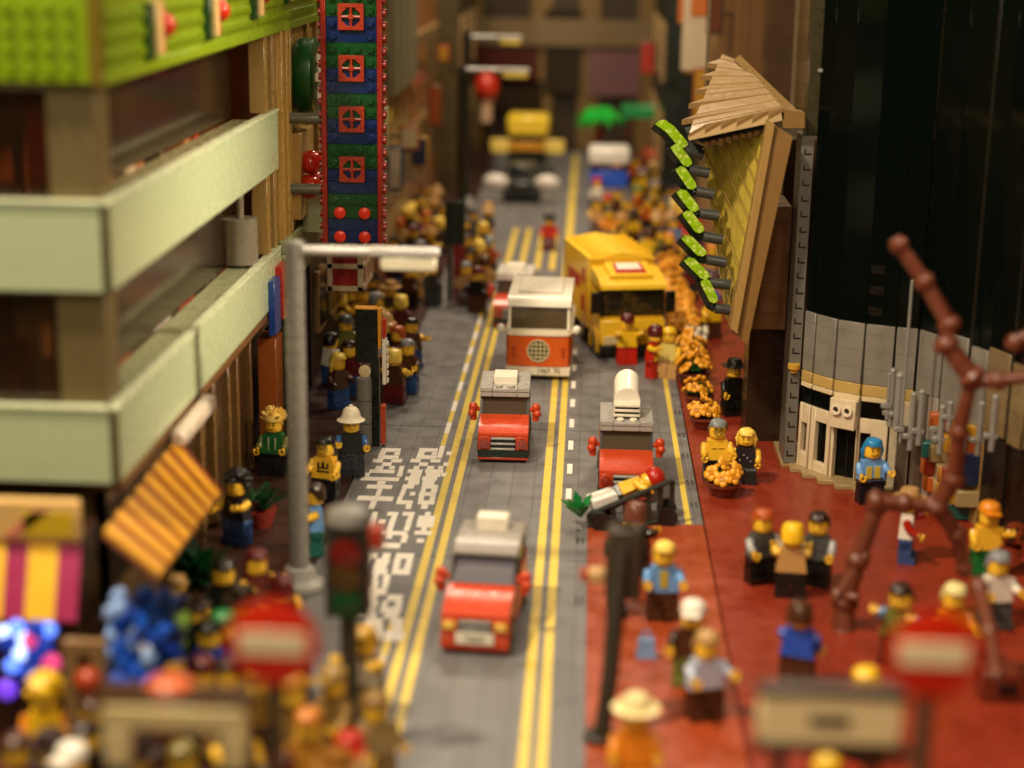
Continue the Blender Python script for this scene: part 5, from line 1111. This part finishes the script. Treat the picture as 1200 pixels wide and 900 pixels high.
slabm = P('#bda646', .15, .16)
for i in range(n):
    u0, u1 = i/n, (i+1)/n
    Lp = lambda a, b_, u: (a[0]+(b_[0]-a[0])*u, a[1]+(b_[1]-a[1])*u)
    y0 = 137-7*u0; y1 = 137-7*u1
    # each slab leans: top edge sawtooth, lower end runs on down the fan
    Lb = (826+(850-826)*min(1, .25+.75*u0)+2, 170+(372-170)*(.18+.82*u0)) ; 
    p0 = Lp(TL, TR, u0); p1 = Lp(TL, TR, u1); q0 = Lp(BL, BR, u0); q1 = Lp(BL, BR, u1)
    quadslab('slab', [p0, (p1[0], p1[1]+7), q1, q0], (y0, y1+.3, y1+.3, y0), (0,.5,0), slabm)
# crossing seams on the fan: thin proud battens
for k in range(7):
    x0, y0 = (824+13*k, 172-2.8*k) if k >= 0 else (0, 0)
    w = (245*0+ (901-x0)+.5*(y0-143))/(43+122.5); w = min(max(w, 0), .97); s_ = 245*w+143-y0
    if s_ < 8: continue
    b = MB(); b.tube([PY(x0, y0, 136.2-.85*k), PY(x0+.5*s_-4, y0+s_, 129.4)], .04, 5); b.build('seam', P('#8a6c34'), t)
for k in range(3):
    y0 = 215+k*50; x0 = 829+k*6; b = MB(); s_ = (105-k*25); b.tube([PY(x0, y0, 136), PY(x0+.36*s_, y0+s_, 130.2)], .04, 5); b.build('seam', P('#8a6c34'), t)
# roof: six long stepped courses climbing away from the street
F0 = (808,153); F1 = (919,129); K0 = (846,64); K1 = (872,74); YF, YK = 130, 152
f = lambda s, v: Vector(PY(F0[0]+(F1[0]-F0[0])*s, F0[1]+(F1[1]-F0[1])*s, YF)).lerp(PY(K0[0]+(K1[0]-K0[0])*s, K0[1]+(K1[1]-K0[1])*s, YK), v)
up = Vector((0,0,1)); NR = 16
rm = P('#98794a', .35, .06)
for j in range(NR):
    v0, v1 = j/NR, (j+1)/NR; z_ = up*(.05*(j % 2))
    left = [f(0, v1)+z_, f(0, v0)+z_]
    if j % 3 == 2: left = [f(0, v1)+z_, f(0, v0)+z_+Vector((-.95, -.1, 0))]
    if j == 0:
        fr = []
        for i in range(6): fr += [f(i/6, 0)-up*.22+z_, f((i+1)/6, 0)+up*.22+z_]
        fr += []
        pl = [left[0]]+fr+[f(1, v1)+z_]
    else: pl = left+[f(1, v0)+z_, f(1, v1)+z_]
    b = MB(); b.slab(pl, (0, .1, -.42)); b.build('roof_course', rm, t, smooth=False)
for i in range(6):
    m0 = f(i/6, 0); m1 = f((i+1)/6, 0); b = MB(); b.slab([m0-up*.75, m1-up*.75, m1-up*.12, m0-up*.52], (0,1.4,0)); b.build('roof_tooth', P('#c4a878'), t, smooth=False)
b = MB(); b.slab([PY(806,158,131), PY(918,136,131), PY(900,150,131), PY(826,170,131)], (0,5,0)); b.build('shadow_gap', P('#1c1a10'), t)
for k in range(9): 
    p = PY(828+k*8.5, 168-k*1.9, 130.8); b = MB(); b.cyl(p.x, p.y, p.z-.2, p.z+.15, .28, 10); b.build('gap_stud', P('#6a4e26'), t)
b = MB(); b.tube([PY(866,70,151), PY(905,108,141), PY(934,136,131)], .45, 4); b.build('ridge_beam', P('#86683a'), t)
quadslab('corner_cap', [(915,128),(943,132),(943,150),(918,150)], (130,130,130,130), (0,2,0), P('#8a6a3a'))
# rear wall and supports under the canopy
b = MB(); p0 = PY(868, 285, 134); p1 = PY(917, 285, 134); b.box(p0.x+1.2, p1.x+.6, 134, 140, PY(890,386,134).z, p0.z+3, .05); b.build('support_wall', brick('#6a4a26', 4, 2.4, .4, .4), t)
b = MB(); b.box(p1.x-1.8, p1.x+1.6, 138, 142, 0, p0.z); b.build('leg_wall', P('#2c1e10'), t)
# light tubes with green crystals along the left edge
GC = P('#bcd424', .05, .15)
nt = GC.node_tree; bsd = nt.nodes['Principled BSDF']; bsd.inputs['Transmission Weight'].default_value = .35; bsd.inputs['Emission Color'].default_value = lin('#a8d020'); bsd.inputs['Emission Strength'].default_value = .12  # faint emission added, though the crystals only catch the light
_N = nt.nodes; _L = nt.links; _tc = _N.new('ShaderNodeTexCoord'); _v = _N.new('ShaderNodeTexVoronoi'); _v.inputs['Scale'].default_value = 2.6; _L.new(_tc.outputs['Object'], _v.inputs['Vector'])
_r = _N.new('ShaderNodeValToRGB'); _r.color_ramp.elements[0].color = lin('#f8fa9a'); _r.color_ramp.elements[1].color = lin('#98c016'); _r.color_ramp.elements[1].position = .55  # pale yellow cells put glints into the crystal colour
_L.new(_v.outputs['Distance'], _r.inputs[0]); _L.new(_r.outputs[0], bsd.inputs['Base Color'])
_b = _N.new('ShaderNodeBump'); _b.inputs['Strength'].default_value = .7; _b.inputs['Distance'].default_value = .1; _L.new(_v.outputs['Distance'], _b.inputs['Height']); _L.new(_b.outputs[0], bsd.inputs['Normal'])
DT = P('#3c3e3a', .35); BT = P('#12180f', .35)
cry = [((772,142),(789,154)),((784,150),(803,172)),((790,170),(808,194)),((796,196),(813,221)),((797,223),(816,247)),((804,248),(822,272)),((803,277),(825,299)),((806,303),(829,326)),((825,328),(838,354))]
tub = [((800,170),(822,177)),((803,175),(824,182)),((808,199),(831,203)),((816,224),(836,228)),((820,250),(842,253)),((824,277),(847,281)),((828,304),(851,308)),((832,331),(856,334)),((838,361),(860,364))]
for i in range(9):
    (a, c), (e, g) = cry[i], tub[i]; Y = 134.2-.45*i*.5
    A = PY(a[0], a[1], Y-.3); Cc = PY(c[0], c[1], Y-.3); E_ = PY(e[0], e[1], Y); Gg = PY(g[0], g[1], Y)
    b = MB(); b.tube([E_, Gg], .42, 14); tb_ = b.build('light_tube', DT, t)
    b = MB(); dd = Vector((-.28,.5,-.42)); b.tube([A+dd+(A-Cc)*.08, Cc+dd, E_+Vector((0,.2,0))], .40, 4); b.build('black_arm', BT, tb_)
    b = MB(); d = (Cc-A); sd = Vector((.30,0,.22)); 
    q = [A-sd*.9, A+d*.15-sd, A+d*.85-sd*1, Cc-sd*.4, Cc+sd*.7, A+d*.85+sd, A+d*.15+sd, A+sd*.3]
    b.slab([x_+Vector((0,-.1,0)) for x_ in q], (0,.35,0)); b.build('green_crystal', GC, tb_, smooth=False)
# ------------------------------------------------------------------ bare tree of brown branch pieces
t = thing('bare_tree', 'bare brown tree of jointed branch pieces arching over the right plaza', 'tree', (0,0,0))
def limb(name, pts_, rad, Y0, Y1, par=t):
    m = len(pts_); P3 = [PY(p[0], p[1], Y0+(Y1-Y0)*i/(m-1)) for i, p in enumerate(pts_)]
    b = MB(); b.tube(P3, [rad*(1-.35*i/(m-1)) for i in range(m)], 9)
    for i, p in enumerate(P3):
        d = (P3[min(i+1,m-1)]-P3[max(i-1,0)]).normalized(); q = d.to_track_quat('Z','Y').to_matrix().to_4x4()
        b.X = Matrix.Translation(p) @ q; r_ = rad*(1-.3*i/(m-1)); b.lathe([(r_*.9,-.55),(r_*1.3,-.3),(r_*1.35,.0),(r_*.9,.35)], (0,0,0), 10); b.X = None
    return b.build(name, P('#6b3621', .35), par)
limb('trunk', [(988,742),(990,705),(1005,655),(1028,592)], .72, 98, 99)
limb('branch', [(1028,588),(1062,590),(1098,594)], .58, 99, 99)
limb('branch', [(1098,592),(1118,560),(1124,505),(1140,440)], .62, 99, 98)
limb('branch', [(1138,440),(1108,402),(1112,378),(1082,328),(1052,285)], .62, 98, 99)
limb('branch', [(1142,446),(1172,446),(1215,440)], .5, 98, 97)
limb('branch', [(1100,594),(1122,628),(1130,668)], .55, 99, 99.5)
limb('branch', [(1212,420),(1190,400),(1225,380)], .5, 97, 97)
limb('twig', [(1010,655),(980,700),(1000,700)], .35, 98.5, 97.5)
limb('twig', [(1148,690),(1160,740),(1168,790)], .42, 88, 82)
t = thing('brown_crate', 'small reddish brown crate on the plaza at the lower right edge', 'crate', (*gp(1175, 815), .1))
b = MB(); b.box(-1.4, 1.4, -1, 1, 0, 1.7); b.build('box', P('#6e2c1a'), t); b = MB(); b.box(-.5, .5, -1.06, -1.0, .5, 1.1); b.build('slot', P('#1a120c'), t)
t = thing('brown_chain', 'coil of brown rings hanging at the right edge of the plaza', 'chain', (0,0,0))
for i, (px, py) in enumerate(((1190,628),(1205,632),(1182,650))):
    p = PY(px, py, 108); b = MB(); b.lathe([(.6,-.15),(.9,-.15),(.9,.15),(.6,.15)], (p.x,p.y,p.z), 16, 'y', cap=False); b.build('ring', P('#8a3c1c'), t)
# ------------------------------------------------------------------ right side and end of the street
block('dark brown arcade behind the canopy on the right', 17.2, 46, 150, 178, 24, '#3a2612', (2,1,6,8,6), '#0c100a')
t = block('tan house on the right above the canopy with cream columns', 17.5, 46, 178.5, 214, 56, '#a98a5c', (4,4,4,5,16), '#3a2818')
for y_ in (179, 188, 197, 206): b = MB(); b.box(16.3, 17.5, y_, y_+2.4, 0, 56); b.build('column', P('#ab8c60'), t)
t = block('brown house on the right with orange and cream projecting sign', 16.6, 46, 214.5, 258, 56, '#a88552', (4,4,5,6,10), '#1c1a10')
b = MB(); b.box(12.0, 16.6, 228, 230, 24, 37); sg = b.build('projecting_sign', P('#d8c6a8'), t); b = MB(); b.box(11.4, 12, 227.9, 230, 30, 36); b.box(13, 16, 227.6, 228, 31, 36); b.build('orange_panel', P('#c8702c'), sg)
block('black green house on the right near the end of the street', 11.5, 46, 262, 316, 60, '#0c1810', (3,3,6,8,6), '#060c08')
t = thing('end_building', 'wide brown building closing the far end of the street with tan pillars', 'building', (0, 0, 0))
b = MB(); b.box(-60, 70, 340, 350, 0, 60); b.build('wall', brick('#33240f', 6, 2.4), t)
for px, wd in ((556,3),(634,4.4),(690,4.2),(755,3)):
    p = PY(px, 100, 338); b = MB(); b.box(p.x-wd/2, p.x+wd/2, 337, 340, 0, 60); b.build('pillar', P('#6e5428'), t)
z_ = PY(600, 34, 336).z; b = MB(); b.box(-40, 30, 335.4, 337, z_-3, z_+2); b.build('cross_beam', P('#6e5a3a'), t)
for px, py, c_, wd, hg in ((595,75,'#4a1e18',12,8),(720,85,'#6a4a4a',10,9),(660,60,'#241a10',7,16),(600,110,'#2a1c10',12,6)):
    p = PY(px, py, 337); b = MB(); b.box(p.x-wd/2, p.x+wd/2, 336.2, 338, p.z-hg/2, p.z+hg/2); b.build('shop_window', P(c_, .2), t)
t = thing('green_shelter', 'long bright green shelter roof on the right at the end of the street', 'shelter', (0,0,0))
p = PY(760, 131, 290); b = MB(); b.box(p.x-4.5, p.x+9, 288, 294, p.z-1.0, p.z+1.0, .2); b.build('roof', P('#1d8a48'), t)
b = MB(); b.box(p.x-3.5, p.x-3, 290, 290.5, 0, p.z-1); b.box(p.x+8, p.x+8.5, 290, 290.5, 0, p.z-1); b.build('post', P('#7a2418'), t)
t = thing('palm_tree', 'small palm with bright green leaves and dark red trunk at the far right kerb', 'tree', (2.0, 280, 0)); z_ = PY(712, 138, 280).z
b = MB(); b.tube([(-.8,0,0),(-.6,0,z_*.5),(0,0,z_-1)], [.8,.7,.6], 8); b.build('trunk', P('#6a1c14'), t)
b = MB(); rnd = random.Random(9)
for k in range(16):
    a = k*2*PI/16; d = Vector((math.cos(a), math.sin(a), 0)); sd = Vector((-math.sin(a), math.cos(a), 0))
    q = [Vector((0,0,z_)), d*2+Vector((0,0,z_+1+rnd.random()*.6)), d*4.2+Vector((0,0,z_-.4-rnd.random()*1.4))]
    b.slab([q[0]-sd*.3, q[1]-sd*.9, q[2], q[1]+sd*.9, q[0]+sd*.3], (0,0,.15))
b.build('crown', P('#1f9a30'), t)
t = thing('red_flag', 'red and cream lantern hanging near the far left lamp posts', 'lantern', (0,0,0)); p = PY(570, 102, 300)
b = MB(); b.sph(p.x, p.y, p.z, 2.2, 1, 1, 1.2); b.build('lantern', P('#c23018'), t); b = MB(); b.cyl(p.x, p.y, p.z-6, p.z-2, 1.1); b.build('tassel', P('#c9a585'), t); b = MB(); b.cyl(p.x, p.y, p.z+2, 52, .1); b.build('string', M_BLK, t)
t = thing('kerb_stall', 'small blue and brown stall among the far crowd on the right', 'stall', (0,0,0)); p = G(770, 225)
b = MB(); b.box(p.x-1.5, p.x+2, p.y, p.y+4, 0, 3.4); b.build('counter', P('#4a3a2a'), t); b = MB(); b.box(p.x-2, p.x+2.4, p.y-.5, p.y+4.5, 5.6, 6.2); b.build('roof', P('#b0482c'), t); b = MB()
for s in (0, 1): b.box(p.x-1.4+s*3, p.x-1.1+s*3, p.y, p.y+.3, 3.4, 5.6)
b.build('post', P('#3a2a1a'), t)
rnd = random.Random(31)
scol = [('red','#9c2a1a'),('cream','#cbb98e'),('mustard','#b98a2a'),('dark green','#1c4a2a'),('navy','#22304e'),('brown','#5a3a20'),('white','#cfc4b0'),('rust','#94481f')]
pl_ = [(-24,158,14,'low beside the dark shop block'),(-24,166,24,'high on the dark shop block'),(-24,172,10,'at the corner of the dark shop block'),(-23.6,180,18,'low on the terracotta house'),(-23.6,196,12,'at the end of the terracotta house'),(-23.8,210,15,'on the tan grey house'),(-23.8,224,11,'between pillars of the tan grey house'),(-23.6,245,14,'on the orange brown house'),(-23.6,262,22,'high at the end of the orange brown house')]
for i, (x, y, zz, wh) in enumerate(pl_):
    n_, c_ = scol[(i*3) % 8]; t = thing('shop_sign', 'projecting %s shop sign on the left, %s' % (n_, wh), 'sign', (x, y, zz), 0, 'projecting signs on the left facades')
    w_ = rnd.uniform(1.6, 3.0); h_ = rnd.uniform(2.5, 6); b = MB(); b.box(.6, .6+w_, -.3, .3, 0, h_, .08); bd = b.build('board', P(c_), t)
    b = MB(); b.box(.85, .35+w_, -.36, -.3, .3, h_-.3); b.build('face', P(scol[(i*3+2) % 8][1]), bd); b = MB(); b.box(-.6, .6, -.12, .12, h_*.5, h_*.5+.3); b.build('bracket', M_BLK, t)
for i, (x, y, zz, wh) in enumerate([(15.9,184,22,'on the tan house'),(15.9,203,30,'high on the tan house'),(16,222,18,'on the brown house'),(16,250,22,'at the end of the brown house'),(10.8,270,20,'on the black green house')]):
    n_, c_ = scol[(i*3+1) % 8]; t = thing('shop_sign', 'projecting %s shop sign on the right, %s' % (n_, wh), 'sign', (x, y, zz), 0, 'projecting signs on the right facades')
    w_ = rnd.uniform(1.6, 3.0); h_ = rnd.uniform(3, 7); b = MB(); b.box(-.6-w_, -.6, -.3, .3, 0, h_, .08); bd = b.build('board', P(c_), t)
    b = MB(); b.box(-.35-w_, -.85, -.36, -.3, .3, h_-.3); b.build('face', P(scol[(i*3+4) % 8][1]), bd); b = MB(); b.box(-.6, .6, -.12, .12, h_*.5, h_*.5+.3); b.build('bracket', M_BLK, t)
print('figures', NFIG, 'objects', len(bpy.data.objects))
